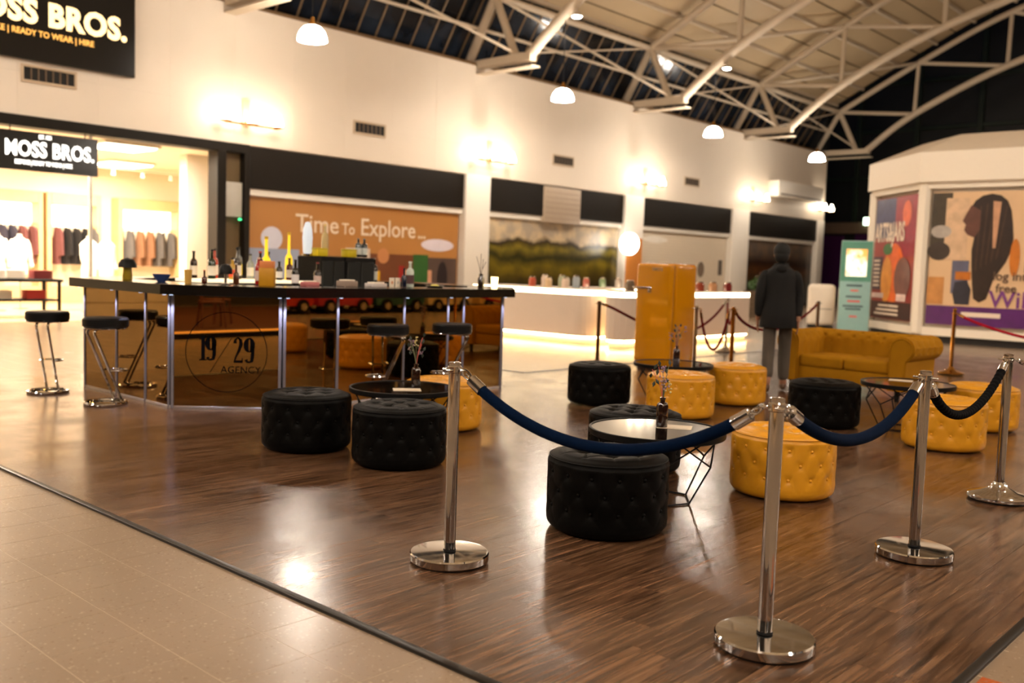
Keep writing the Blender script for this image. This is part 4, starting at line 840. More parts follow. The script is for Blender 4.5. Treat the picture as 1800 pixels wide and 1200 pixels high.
for y, lab in ((6.52, 'left yellow lemon crate on top of the black cabinets'), (6.93, 'right yellow lemon crate on top of the black cabinets')):
    t = thing('yellow_crate', lab, 'crate', (-8.9, y, 1.436)); MB().rbox(-.06, .06, -.07, .07, 0, .09, .01, 2).build('crate_body', P('bright_yellow', srgb(214, 190, 16), .45), t); MB().rbox(-.065, .065, -.075, .075, .075, .095, .008, 1).build('rim', P('bright_yellow_rim', srgb(190, 166, 12), .45), t)
for k, (y, z, h, lab) in enumerate(((7.08, 1.44, .22, 'pale labelled bottle, left of three right of the cabinets'), (7.17, 1.44, .22, 'dark bottle with silver label on the right cabinet'), (7.33, 1.2, .3, 'dark bottle with white label at the right end of the cabinets'))):
    bottle((-8.92, y, 1.44 if k < 2 else CT), lab, h, .038, (26, 26, 22), .3, (140, 130, 120), (214, 220, 214), 'bottles on the back bar')
tag(MB().rbox(-9.15, -8.75, 7.23, 7.5, CT-.04, CT, .004, 1).build('bottle_shelf', BLACKM), 'short black shelf at the right end of the cabinets', 'shelf')
for loc, sz, col, lab in (((-7.66, 5.5, CT), (.1, .16, .045), (190, 110, 110), 'flat pink and red box on the bar front'), ((-7.7, 5.98, CT), (.14, .17, .06), (150, 130, 116), 'brown napkin holder on the bar front'), ((-7.66, 6.32, CT), (.13, .2, .04), (206, 196, 190), 'white napkin tray on the bar front')):
    t = thing('napkin_box', lab, 'box', loc); MB().rbox(-sz[0]/2, sz[0]/2, -sz[1]/2, sz[1]/2, 0, sz[2], .008, 2).build('tray', P('napkin_%d' % col[1], srgb(*col), .6), t); MB().rbox(-sz[0]/2+.02, sz[0]/2-.02, -sz[1]/2+.02, sz[1]/2-.02, sz[2], sz[2]+.012, .004, 1).build('stack', SHW, t)
for k, (y, col, lab) in enumerate(((6.5, (214, 150, 110), 'cream printed drinks card with orange mark on the bar'), (6.58, (200, 190, 176), 'cream printed drinks card with dark mark on the bar'))):
    t = thing('drinks_card', lab, 'card', (-7.62, y, CT), .2); MB().rbox(-.004, .004, -.04, .04, 0, .1, .002, 1).build('card', SHW, t); MB().cyl((0, 0, 0), .018, 0, .002, 12).build('mark', P('card_mark_%d' % k, srgb(*col), .6), t).matrix_local = Matrix.Translation((.004, 0, .05)) @ Matrix.Rotation(PI/2, 4, 'Y')
bottle((-7.6, 6.65, CT), 'dark navy bottle standing on the bar front', .2, .03, (16, 20, 44), .4)
bottle((-7.62, 6.75, CT), 'clear sparkling bottle standing on the bar front', .27, .042, (190, 200, 190), .3, (220, 224, 214), (90, 60, 60))
bottle((-7.7, 6.82, CT), 'short dark bottle right of the clear sparkling bottle', .15, .03, (30, 18, 18), .35)
ds = thing('lemon_dish', 'low steel dish with lemon slices on the bar', 'dish', (-7.66, 7.15, CT)); MB().lathe([(0, 0), (.08, 0), (.11, .02), (.1, .022), (.07, .008), (0, .008)], 20).build('dish', STEEL, ds); MB().ball((0, 0, .02), .04, 10, 6, (1.4, 1, .4)).build('lemon', P('lemon_yellow', srgb(206, 196, 60), .5), ds)
bv = thing('branch_vase', 'dark vase with bare branches beside the candle on the bar', 'vase', (-7.62, 7.83, CT)); MB().lathe([(0, 0), (.035, 0), (.04, .1), (.022, .14), (.024, .16)], 16).build('vase', P('dark_brown_glass', srgb(34, 18, 10), .12, coat=1), bv)
for k in range(4): MB().tube(crom([(0, 0, .12), (.02*math.cos(k*1.7), .02*math.sin(k*1.7), .22), (.06*math.cos(k*1.7+.3), .06*math.sin(k*1.7+.3), .3+.03*k)], 3), .003, 5).build('branch', P('twig', srgb(60, 40, 26), .8), bv)
cd = thing('candle_glass', 'glowing frosted candle glass at the right end of the bar', 'candle', (-7.5, 7.93, CT)); MB().lathe([(0, 0), (.032, 0), (.042, .13), (.038, .13), (.03, .012), (0, .012)], 18).build('glass', E('candle_glow', (1, .72, .3), 5), cd); MB().cyl((0, 0, 0), .028, .012, .06, 14).build('wax', E('wax_glow', (1, .7, .35), 3), cd)
# ---------------- Z-shaped bar stools
def stool():
    t = thing('bar_stool', 's', 'stool')
    MB().lathe([(0, .712), (.185, .712), (.199, .724), (.199, .786), (.185, .802), (0, .806)], 36).build('seat', P('black_leatherette', srgb(10, 10, 11), .4, vary=.05, spec=.25), t)
    MB().lathe([(.0, .70), (.19, .70), (.198, .708), (.19, .716), (0, .716)], 36).build('seat_ring', CHROME, t)
    for s_ in (-1, 1):
        y = .052*s_
        MB().tube(crom([(-.06, y, .70), (-.13, y, .695), (-.152, y, .66), (-.12, y, .585), (.0, y, .315), (.115, y, .06), (.125, y*1.2, .025), (.1, y*1.6, .014)], 5), .0125, 8).build('leg_tube', CHROME, t)
    k = 40; MB().tube([(.18*math.cos(2*PI*i/k), .18*math.sin(2*PI*i/k), .016) for i in range(k)], .0155, 8, True).build('base_ring', CHROME, t)
    MB().lathe([(0, .002), (.17, .002), (.17, .01), (0, .012)], 32).build('base_plate', CHROME, t)
    MB().tube(crom([(.0, .052, .31), (.08, .10, .31), (.17, .085, .31), (.205, 0, .31), (.17, -.085, .31), (.08, -.10, .31), (.0, -.052, .31)], 5), .009, 8).build('footrest', CHROME, t)
    return t
st = stool(); sg_ = 'chrome Z shaped bar stools'
for k, (x, y, u, lab) in enumerate(((-9.62, 3.82, (-.77, .64), 'chrome bar stool with black seat standing alone left of the bar'), (-8.6, 3.93, (-.2, .98), 'chrome bar stool with black seat in front of the bar left wing'), (-6.92, 5.87, (-.8, -.6), 'chrome bar stool behind the low table with the vase, left of two'), (-6.8, 6.6, (-.8, -.6), 'chrome bar stool at the bar front, right of two'))):
    rz = math.atan2(u[1], u[0])
    if k == 0: st.location = (x, y, ZF); st.rotation_euler = (0, 0, rz); st['label'] = lab; st['group'] = sg_
    else: dup(st, (x, y, ZF), rz, lab, sg_)
# ================================================================== LOUNGE FURNITURE
YLEA = P('mustard_leather', srgb(206, 142, 22), .36, vary=.07, vscale=5, bump=.12, bscale=180); BLEA = P('black_leather', srgb(6, 5, 4), .5, spec=.08, vary=.1, vscale=5, bump=.1, bscale=180)
OR, OH = .325, .41
def ottoman_meshes(mat, tagn):
    NU = 196; NB = 14; prof = []
    for i in range(5): prof.append((OR-.055+.055*math.sin(PI/2*i/4), .05-.05*math.cos(PI/2*i/4)*1.0, 's'))
    zs = [.05+(.365-.05)*i/34 for i in range(1, 35)]
    prof += [(OR, z, 's') for z in zs]
    prof += [(OR-.012, .380, 'e'), (OR-.010, .386, 'e'), (OR-.016, .392, 'e')]
    for i in range(1, 5): prof.append((OR-.016-.045*math.sin(PI/2*i/4)*1.0, .392+.014*math.sin(PI/2*i/4), 't'))
    r = OR-.061
    for i in range(1, 25): prof.append((r*(1-i/24), .406+.008*(i/24), 't'))
    rows = [.315, .225, .135]; pit = 2*PI*OR/NB; vs = []; fs = []
    def side_d(th, z):
        d = 0; s = th*OR; near = 9
        for ri, rz in enumerate(rows):
            o = .5*pit*(ri % 2); ds = ((s-o+pit/2) % pit)-pit/2; near = min(near, math.hypot(ds, z-rz))
        d += .009*math.exp(-(near/.024)**2)
        # diagonal seams through the button lattice
        hz = .09
        for sg in (1, -1):
            q = (s+sg*(z-rows[0])*pit/(2*hz)); dq = abs(((q+pit/2) % pit)-pit/2)*math.cos(math.atan2(pit/2, hz))
            d += .0022*math.exp(-(dq/.0055)**2)
        pu = min(1, near/.07); d -= .0025*pu
        return d*(1 if .06 < z < .36 else max(0, 1-abs(z-.21)+.15)*.3)
    bt = []
    p2 = .165
    for i in range(-3, 4):
        for j in range(-3, 4):
            bx, by = p2*(i+.5*(j % 2)), p2*.72*j
            if math.hypot(bx, by) < .235: bt.append((bx, by))
    def top_d(x, y):
        near = min(math.hypot(x-a, y-b) for a, b in bt); d = .020*math.exp(-(near/.032)**2)
        h2 = p2*.72
        for sg in (1, -1):
            q = x+sg*y*(p2/2)/h2; dq = abs(((q+p2/2) % p2)-p2/2)*math.cos(math.atan2(p2/2, h2)); d += .005*math.exp(-(dq/.006)**2)
        d -= .008*min(1, near/.075)
        e = min(1, max(0, (.285-math.hypot(x, y))/.05)); return d*e
    for r_, z, kd in prof:
        for i in range(NU):
            th = 2*PI*i/NU
            if kd == 's':
                dd = side_d(th, z); rr = r_-dd; vs.append((rr*math.cos(th), rr*math.sin(th), z))
            elif kd == 'e': vs.append((r_*math.cos(th), r_*math.sin(th), z))
            else: vs.append((r_*math.cos(th), r_*math.sin(th), z-top_d(r_*math.cos(th), r_*math.sin(th))))
    k = len(prof)
    for j in range(k-1):
        for i in range(NU): i2 = (i+1) % NU; fs.append((j*NU+i, j*NU+i2, (j+1)*NU+i2, (j+1)*NU+i))
    fs.append(tuple(range(NU-1, -1, -1)))
    b_ = MB(); b_.add(vs, fs, True); body = bpy.data.meshes.new('body'); body.from_pydata(b_.v, [], b_.f); body.polygons.foreach_set('use_smooth', [True]*len(b_.f)); body.materials.append(mat); body.update()
    bb = MB()
    for ri, rz in enumerate(rows):
        for i in range(NB):
            th = (i+.5*(ri % 2))*pit/OR; bb.ball(((OR-.010)*math.cos(th), (OR-.010)*math.sin(th), rz), .0105, 8, 6)
    for a, c in bt: bb.ball((a, c, .396), .011, 8, 6, (1, 1, .6))
    seam = MB(); kk = 96; seam.tube([((OR-.008)*math.cos(2*PI*i/kk), (OR-.008)*math.sin(2*PI*i/kk), .384) for i in range(kk)], .004, 6, True)
    feet = MB()
    for i in range(4): feet.cyl((.2*math.cos(i*PI/2+.4), .2*math.sin(i*PI/2+.4), 0), .02, 0, .012, 10)
    return body, bb.mesh('buttons', mat), seam.mesh('piping', mat), feet.mesh('feet', BLACKM)
OM = {'y': ottoman_meshes(YLEA, 'y'), 'k': ottoman_meshes(BLEA, 'k')}
def ottoman(k, x, y, rz, label, grp):
    t = thing('tufted_ottoman', label, 'ottoman', (x, y, ZF), rz, grp); m_ = OM[k]
    for nme, me, kd in (('body', m_[0], 0), ('buttons', m_[1], 1), ('piping', m_[2], 0), ('foot_pads', m_[3], 1)):
        o = link(nme, me, t, (0, 0, .008 if nme != 'foot_pads' else 0))
        if kd: stuff(o)
GB, GY = 'round black tufted ottomans', 'round mustard tufted ottomans'
ottoman('k', -5.82, 4.17, .3, 'black tufted ottoman nearest the bar logo, left of the pair by the low table', GB)
ottoman('k', -4.96, 4.33, .9, 'black tufted ottoman just left of the leftmost chrome barrier post', GB)
ottoman('y', -5.83, 5.58, .5, 'mustard tufted ottoman partly hidden behind the leftmost chrome barrier post', GY)
ottoman('k', -3.00, 4.11, .15, 'largest looking black tufted ottoman, in front of the sagging navy rope', GB)
ottoman('k', -3.80, 5.50, 1.1, 'black tufted ottoman mostly hidden behind the central round table', GB)
ottoman('k', -5.92, 7.89, .6, 'black tufted ottoman farthest back, left of the yellow fridge', GB)
ottoman('y', -4.93, 7.88, .2, 'mustard tufted ottoman in front of the round table before the fridge', GY)
ottoman('y', -5.06, 9.17, .8, 'mustard tufted ottoman beside the walking person', GY)
ottoman('y', -2.75, 5.65, .35, 'mustard tufted ottoman behind the nearest chrome barrier post', GY)
ottoman('k', -3.78, 8.55, 1.3, 'black tufted ottoman in front of the mustard sofa', GB)
ottoman('y', -2.61, 8.28, .7, 'mustard tufted ottoman behind the barrier post with navy and black ropes', GY)
ottoman('y', -2.72, 9.66, .1, 'mustard tufted ottoman at the right edge, behind another mustard one', GY)
# ---------------- low round tables with wire bases
TTOP = P('black_glass_top', srgb(14, 12, 11), .07, vary=.05, spec=.6)
TZ, TR = .43, .415
def table():
    t = thing('low_round_table', 't', 'table')
    MB().lathe([(0, TZ-.034), (TR-.006, TZ-.034), (TR, TZ-.028), (TR, TZ+.002), (TR-.004, TZ+.005), (TR-.012, TZ+.005), (TR-.014, TZ)], 64).build('rim', BLACKM, t)
    MB().lathe([(TR-.013, TZ-.004), (TR-.013, TZ), (0, TZ)], 64).build('tabletop', TTOP, t)
    n_ = 6; Bp = [(.235*math.cos(2*PI*i/n_), .235*math.sin(2*PI*i/n_), .006) for i in range(n_)]; Mp = [(.36*math.cos(2*PI*i/n_), .36*math.sin(2*PI*i/n_), .245) for i in range(n_)]
    Tp = lambda a: (.372*math.cos(a), .372*math.sin(a), TZ-.034)
    for i in range(n_):
        MB().tube([Bp[i], Mp[i]], .006, 6).build('leg_rod', BLACKM, t)
        for s_ in (-1, 1): MB().tube([Mp[i], Tp(2*PI*i/n_+s_*.72)], .0055, 6).build('brace_rod', BLACKM, t)
    MB().tube(Bp, .006, 6, True).build('base_ring', BLACKM, t)
    k = 48; MB().tube([Tp(2*PI*i/k) for i in range(k)], .005, 6, True).build('top_ring', BLACKM, t)
    return t
tb = table()
for k, (x, y, rz, lab) in enumerate(((-5.52, 4.85, .35, 'low round black table behind the two black ottomans near the bar'), (-3.2, 4.87, .12, 'low round table in the centre with its top catching the light'), (-5.42, 8.5, .5, 'low round black table in front of the yellow fridge'), (-3.18, 9.0, .2, 'low round black table in front of the mustard sofa'))):
    if k == 0: tb.location = (x, y, ZF); tb.rotation_euler = (0, 0, rz); tb['label'] = lab; tb['group'] = 'low round wire tables'
    else: dup(tb, (x, y, ZF), rz, lab, 'low round wire tables')
TT = ZF+TZ
PAP = P('menu_paper', srgb(216, 200, 176), .5)
for x, y, rz, lab in ((-3.17, 5.02, .5, 'paper menu lying beside the vase on the central round table'), (-3.3, 9.15, .3, 'paper menu lying on the round table before the sofa'), (-5.4, 4.78, .9, 'paper menu lying on the round table near the bar')):
    t = thing('paper_menu', lab, 'menu', (x, y, TT), rz); MB().box(-.105, .105, -.075, .075, .0005, .002).build('sheet', PAP, t); MB().box(-.08, .08, -.05, -.045, .002, .0023).build('print_line', P('menu_ink', srgb(90, 70, 50), .6), t)
# brown glass vases with dried flowers
BRG = P('brown_bottle_glass', srgb(34, 15, 6), .1, coat=1, vary=.1)
def vase(x, y, label, seed, flowers=True):
    t = thing('bottle_vase', label, 'vase', (x, y, TT), 0, 'brown bottle vases on the low tables')
    MB().lathe([(0, .001), (.033, .001), (.036, .006), (.036, .135), (.030, .150), (.016, .158), (.015, .172), (.018, .173), (.018, .186), (.013, .186), (.012, .165)], 24).build('bottle', BRG, t)
    rnd = random.Random(seed); st_ = P('dried_stem', srgb(92, 96, 66), .7); pk = P('pink_stem', srgb(200, 96, 84), .6)
    for k in range(7):
        a = rnd.uniform(0, 2*PI); l = rnd.uniform(.09, .2); sp = rnd.uniform(.03, .085); tip = Vector((sp*math.cos(a), sp*math.sin(a), .186+l))
        MB().tube(crom([(0, 0, .15), (sp*.3*math.cos(a), sp*.3*math.sin(a), .19+l*.4), tip], 4), .0022, 5).build('stem', pk if k < 2 else st_, t)
        if k < 3:        # pointed dark leaves
            lf_ = MB()
            for q in range(3):
                c = tip-Vector((0, 0, .055*q))+Vector((.01*(-1)**q, 0, 0)); d_ = Vector((rnd.uniform(-.6, .6), rnd.uniform(-.6, .6), 1)).normalized()*.045; u_ = d_.orthogonal().normalized()*.011
                lf_.add([c, c+d_*.5+u_, c+d_, c+d_*.5-u_, c+d_*.5+u_.cross(d_).normalized()*.004], [(0, 1, 4), (1, 2, 4), (2, 3, 4), (3, 0, 4)])
            stuff(lf_.build('leaf_spray', P('grey_green_leaf', srgb(44, 52, 44), .6), t))
        else:            # little pale flower heads
            fl_ = MB()
            for q in range(9): fl_.ball(tip+Vector((rnd.uniform(-.02, .02), rnd.uniform(-.02, .02), rnd.uniform(-.06, .01))), rnd.uniform(.004, .008), 6, 4)
            stuff(fl_.build('flower_head', P('dried_flower_%d' % (k % 3), srgb(*((150, 120, 140), (196, 176, 120), (170, 140, 130))[k % 3]), .8), t))
    return t
vase(-5.47, 4.93, 'brown bottle vase on the low table near the bar', 3); vase(-3.22, 4.95, 'brown bottle vase with dried flowers on the central round table', 5); vase(-5.4, 8.52, 'brown bottle vase with dried flowers in front of the yellow fridge', 8)

# ---------------- barrier posts and ropes
PH = .94
def stanchion(x, y, label, mat=CHROME, cone=False, ball=False):
    t = thing('barrier_post', label, 'post', (x, y, ZF), random.random()*6, 'rope barrier posts')
    if cone: MB().lathe([(.0, .012), (.183, .012), (.186, .018), (.186, .032), (.178, .040), (.11, .058), (.055, .085), (.034, .12)], 48).build('base', mat, t)
    else: MB().lathe([(.0, .008), (.182, .008), (.186, .013), (.186, .042), (.181, .048), (.175, .0485), (.0, .050)], 64).build('base', mat, t)
    MB().lathe([(0, 0), (.176, 0), (.178, .01), (0, .01)], 48).build('rubber_foot', BLACKM, t)
    MB().lathe([(.0275, .05), (.0275, PH-.05)], 32).build('pole', mat, t)
    if not cone: MB().lathe([(.029, .050), (.031, .054), (.029, .060)], 32).build('pole_collar', BLACKM, t)
    MB().lathe([(.0275, PH-.05), (.033, PH-.045), (.033, PH-.02), (.0275, PH-.015), (.0285, PH-.008), (.0285, PH), (.02, PH+.003), (0, PH+.004)], 32).build('head', mat, t)
    k = 14
    for a in range(4):
        c = (.046*math.cos(a*PI/2), .046*math.sin(a*PI/2)); MB().tube([(c[0]+.014*math.cos(2*PI*i/k), c[1]+.014*math.sin(2*PI*i/k), PH-.033) for i in range(k)], .0045, 6, True).build('hook_eye', mat, t)
    if ball: MB().ball((0, 0, PH+.025), .03, 16, 10, (1, 1, .9)).build('finial', mat, t)
    return t
SP = {'a': (-3.14, 3.07), 'b': (-1.61, 3.24), 'c': (-1.64, 4.88), 'd': (-1.71, 6.58), 'e': (-4.62, 14.8), 'f': (-6.44, 11.53), 'g': (-6.80, 11.17), 'h': (-8.08, 10.7), 'i': (-7.46, 16.4), 'j': (-1.2, 13.2), 'k': (-.2, 7.6)}
stanchion(*SP['a'], 'leftmost chrome barrier post with flat disc base'); stanchion(*SP['b'], 'nearest chrome barrier post with flat disc base'); stanchion(*SP['c'], 'chrome barrier post between the navy rope and the black rope')
stanchion(*SP['d'], 'chrome barrier post with sloping cone base at the right edge', CHROME, True, False)
stanchion(*SP['e'], 'slim brass barrier post behind the right sofa arm', BRASS, True, True); stanchion(*SP['f'], 'brass barrier post right of the yellow fridge, dark red ropes on both sides', BRASS, True); stanchion(*SP['g'], 'chrome barrier post against the right side of the yellow fridge', CHROME, True)
stanchion(*SP['h'], 'dark barrier post left of the yellow fridge', P('dark_bronze_post', srgb(96, 70, 48), .3, .8), True); stanchion(*SP['i'], 'dark barrier post behind the sofa', P('dark_bronze_post', srgb(96, 70, 48), .3, .8), True)
stanchion(*SP['j'], 'brass barrier post outside the right edge', BRASS, True, True); stanchion(*SP['k'], 'chrome barrier post outside the right edge holding the red rope', CHROME)
def velvet(name, rgb): return P(name, srgb(*rgb), .9, vary=.2, vscale=30, bump=.25, bscale=140, spec=.06)
NAVY = velvet('navy_velvet', (2, 16, 38)); BLKR = velvet('black_twist', (12, 11, 11)); MAR = velvet('maroon_velvet', (92, 16, 18)); CRIM = velvet('crimson_velvet', (164, 22, 40))
def rope(a, b_, low, mat, label, r=.024, twist=False, bias=.5, name='velvet_rope', capm=CHROME, zt=PH-.035+ZF):
    A, B = Vector((*a, zt)), Vector((*b_, zt)); d_ = (B-A).normalized(); A = A+d_*.055; B = B-d_*.055; L_ = (B-A).length
    t = thing(name, label, 'rope', tuple((A+B)/2-Vector((0, 0, 0))), 0); o0 = (A+B)/2
    def pt(s_):     # sagging curve with lowest point at bias
        k_ = math.log(.5)/math.log(bias); u = s_**k_; return A+(B-A)*s_-Vector((0, 0, (zt-low)*(4*u*(1-u))**.92))-o0
    N_ = 60; ps = [pt(i/N_) for i in range(N_+1)]
    ln = [0]
    for i in range(N_): ln.append(ln[-1]+(ps[i+1]-ps[i]).length)
    tot = ln[-1]; cut = .05; cap = .085
    def at(s_):
        s_ = max(0, min(tot, s_))
        for i in range(N_):
            if ln[i+1] >= s_: return ps[i].lerp(ps[i+1], (s_-ln[i])/max(1e-6, ln[i+1]-ln[i]))
        return ps[-1]
    M_ = 80 if not twist else 170
    body = [at(cut+cap*.7+(tot-2*cut-1.4*cap)*i/M_) for i in range(M_+1)]
    rr = [r]*(M_+1) if not twist else [r*(1+.10*math.sin(i*1.15)) for i in range(M_+1)]
    MB().tube(body, rr, 14).build('rope_body', mat, t)
    for s0, s1 in ((cut, cut+cap), (tot-cut, tot-cut-cap)):
        c0, c1 = at(s0), at(s1); MB().tube([c0, c0.lerp(c1, .08), c0.lerp(c1, .1), c0.lerp(c1, .9), c1], [r*.45, r*.95, r*1.08, r*1.12, r*1.12], 16).build('end_cap', capm, t)
        e = at(0 if s0 < tot/2 else tot); mid_ = (e+c0)/2; ax = (c0-e).normalized(); u_ = ax.orthogonal().normalized(); w_ = ax.cross(u_)
        MB().tube([mid_+ax*.032*math.cos(2*PI*i/16)+u_*.015*math.sin(2*PI*i/16) for i in range(16)], .0048, 6, True).build('snap_hook', capm, t)
        MB().tube([c0-ax*.02+w_*.011*math.cos(2*PI*i/12)+ax*.011*math.sin(2*PI*i/12) for i in range(12)], .0045, 6, True).build('swivel_ring', capm, t)
rope(SP['a'], SP['b'], .655, NAVY, 'long navy velvet rope sagging between the two nearest posts', .0255)
rope(SP['b'], SP['c'], .70, NAVY, 'navy velvet rope between the nearest post and the middle right post', .0265, bias=.52)
rope(SP['c'], SP['d'], .655, BLKR, 'black twisted rope between the two right posts', .024, True, .45)
rope(SP['d'], SP['k'], .72, CRIM, 'red velvet rope leaving the frame from the cone base post', .022)
rope(SP['g'], SP['f'], .36, MAR, 'dark red rope hanging in a deep loop right of the fridge', .017, capm=BRASS)
rope(SP['f'], SP['i'], .55, MAR, 'dark red rope sagging behind the walking person', .02, capm=BRASS, bias=.42)
rope(SP['h'], (-8.45, 14.9), .42, MAR, 'dark rope sagging left of the fridge towards the counter', .02, bias=.6)
rope((-8.45, 14.9), SP['f'], .62, MAR, 'dark red rope running behind the fridge to the brass post', .018)
rope(SP['e'], SP['j'], .62, CRIM, 'thin crimson rope in front of the purple kiosk band', .02, capm=BRASS)
stanchion(-8.45, 14.9, 'barrier post hidden behind the yellow fridge', CHROME, True)

# ---------------- yellow retro fridge
FY = P('fridge_mustard_enamel', srgb(200, 132, 4), .12, vary=.02, coat=.6)
fx, fy = -7.60, 11.64
fg = thing('retro_fridge', 'glossy mustard yellow retro fridge with chrome handle', 'fridge', (fx, fy, ZF))
W2 = .30
bd = MB(); bd.rbox(-W2, W2, -.22, .34, .06, 1.50, .055, 5); bd.build('body', FY, fg)
MB().box(-W2+.03, W2-.03, -.235, -.21, .09, 1.47).build('door_gasket', BLACKM, fg)
dr = MB(); dr.rbox(-W2, W2, -.34, -.232, .085, 1.495, .05, 6); door = dr.build('door', FY, fg)
MB().rbox(-W2+.05, W2-.05, -.3, .3, 0, .07, .01, 1).build('plinth', BLACKM, fg)
hd_ = MB().tube(crom([(-.33, -.345, 1.15), (-.27, -.40, 1.15), (-.16, -.405, 1.15), (-.06, -.36, 1.15), (-.04, -.34, 1.15)], 4), [.012]*8+[.016]*5+[.012]*4, 10).build('handle', CHROME, door)
MB().rbox(-.08, -.02, -.352, -.338, 1.08, 1.17, .006, 2).build('handle_plate', CHROME, door)
text('SMEG', .06, CHROME, 'badge_lettering', door, frame((-.02, -.343, 1.395), (1, 0, 0), (0, 0, 1), (0, -1, 0)), 1.0, .004, .001, 1.3)

# ---------------- mustard velvet chesterfield
VEL = P('mustard_velvet', srgb(158, 108, 10), .85, vary=.12, vscale=7, sheen=.15, spec=.15, bump=.12, bscale=90)
sf = thing('chesterfield_sofa', 'mustard velvet two seat sofa with rolled arms and tufted back', 'sofa', (-4.6, 11.3, ZF), math.radians(-2))
SWd, SD = .67, .42         # arm centre half width, half depth
MB().rbox(-SWd+.05, SWd-.05, -SD+.02, SD-.06, .13, .30, .02, 3).build('seat_base', VEL, sf)
for x0, x1 in ((-SWd+.11, -.003), (.003, SWd-.11)):
    MB().rbox(x0, x1, -SD+.0, SD-.2, .295, .445, .045, 5).build('seat_cushion', VEL, sf)
def tuft(u, v, pu, pv):
    i = v/pv; row = round(i); best = 9
    for rr in (row-1, row, row+1):
        o = .5*pu*(rr % 2); du = ((u-o+pu/2) % pu)-pu/2; best = min(best, math.hypot(du, v-rr*pv))
    return .03*math.exp(-(best/.032)**2)
def arm(s_):
    # rolled arm: cross-section in x-z swept along y
    sec = []
    for i in range(21):
        a = -PI*.62+(PI*1.5)*i/20; sec.append((SWd+.045*0+s_*0+.0+(-.02)+.135*math.cos(PI/2+.0-a)*-1, .60+.135*math.sin(PI/2-a), a))
    # profile: inner face up, over the roll, outward and under, down the outer face
    prof = [(SWd-.115, .28), (SWd-.115, .40), (SWd-.115, .52)]
    for i in range(15):
        a = PI-(PI*1.33)*i/14; prof.append((SWd+.03+.145*math.cos(a), .595+.145*math.sin(a)))
    prof += [(SWd+.085, .46), (SWd+.08, .28), (SWd+.08, .12), (SWd-.115, .12)]
    NY = 36; vs = []; fs = []; k = len(prof)
    for j in range(NY+1):
        y = -SD-.02+(2*SD+.0)*j/NY
        for i, (x, z) in enumerate(prof):
            nx, nz_ = 0, 0
            if 1 <= i <= 14:
                a = prof[i-1]; c = prof[min(k-1, i+1)]; t_ = Vector((c[0]-a[0], c[1]-a[1])).normalized(); nn = Vector((-t_.y, t_.x)); dd = tuft(y+.03, i*.042, .17, .10) if 0 < j < NY else 0; x += -nn.x*dd; z += -nn.y*dd
            vs.append((s_*x, y, z))
    for j in range(NY):
        for i in range(k):
            i2 = (i+1) % k; q = (j*k+i, (j+1)*k+i, (j+1)*k+i2, j*k+i2); fs.append(q if s_ < 0 else q[::-1])
    fs.append(tuple(range(k))[::(1 if s_ > 0 else -1)]); fs.append(tuple(NY*k+i for i in range(k))[::(-1 if s_ > 0 else 1)])
    b_ = MB(); b_.add(vs, fs, True); am = b_.build('arm', VEL, sf)
    # front facing panel with piping
    c_ = [(SWd-.10, .13), (SWd+.07, .13), (SWd+.075, .46)]+[(SWd+.03+.125*math.cos(a), .595+.125*math.sin(a)) for a in [-.85+(PI+.85)*i/12 for i in range(13)]]+[(SWd-.10, .5)]
    c_ = [(s_*x, z) for x, z in c_]
    MB().prism(c_, 0, .018, frame((0, -SD-.018, 0), (1, 0, 0), (0, 0, 1), (0, -1, 0))).build('arm_front', VEL, am)
    MB().tube([(x, -SD-.038, z) for x, z in c_], .007, 6, True).build('piping', VEL, am)
arm(-1); arm(1)
# back
prof = [(SD-.20, .30), (SD-.185, .45), (SD-.17, .58)]+[(SD-.06+.11*math.cos(PI-PI*1.15*i/12), .625+.11*math.sin(PI-PI*1.15*i/12)) for i in range(13)]+[(SD+.02, .45), (SD+.02, .12), (SD-.2, .12)]
NX = 76; vs = []; fs = []; k = len(prof)
for j in range(NX+1):
    x = -SWd+.0+2*SWd*j/NX
    for i, (y, z) in enumerate(prof):
        dd = tuft(x, i*.055, .19, .11) if 0 < i < 12 else 0; vs.append((x, y+dd*.9, z-dd*.3))
for j in range(NX):
    for i in range(k): i2 = (i+1) % k; fs.append((j*k+i, j*k+i2, (j+1)*k+i2, (j+1)*k+i))
fs.append(tuple(range(k))[::-1]); fs.append(tuple(NX*k+i for i in range(k)))
b_ = MB(); b_.add(vs, fs, True); b_.build('backrest', VEL, sf)
for x in (-SWd+.02, SWd-.02):
    for y in (-SD+.04, SD-.08): MB().lathe([(.026, 0), (.034, .125)], 14, (x, y, 0), True, True, True).build('leg', BLACKM, sf)
# ================================================================== WALKING PERSON
def skinned(name, pts, edges, radii, mat, parent, sub=2):
    me = bpy.data.meshes.new(name); me.from_pydata(pts, edges, []); o = bpy.data.objects.new(name, me); COL.objects.link(o)
    md = o.modifiers.new('s', 'SKIN'); sv = me.skin_vertices[0].data
    for i, r in enumerate(radii): sv[i].radius = r if isinstance(r, tuple) else (r, r)
    sv[0].use_root = True
    md.use_smooth_shade = True
    o.modifiers.new('d', 'SUBSURF').levels = sub
    bpy.context.view_layer.update(); ev = o.evaluated_get(bpy.context.evaluated_depsgraph_get()); m2 = bpy.data.meshes.new_from_object(ev)
    bpy.data.objects.remove(o); bpy.data.meshes.remove(me); m2.name = name; m2.materials.clear(); m2.materials.append(mat); m2.polygons.foreach_set('use_smooth', [True]*len(m2.polygons))
    return link(name, m2, parent)
SKIN = P('skin', srgb(150, 104, 78), .5); JACK = P('dark_jacket', srgb(8, 7, 7), .85, vary=.15); TROU = P('grey_trousers', srgb(74, 66, 57), .85, vary=.12); SHOE = P('brown_shoes', srgb(86, 60, 40), .5); HAIR = P('dark_hair', srgb(7, 6, 5), .7, vary=.2, vscale=40)
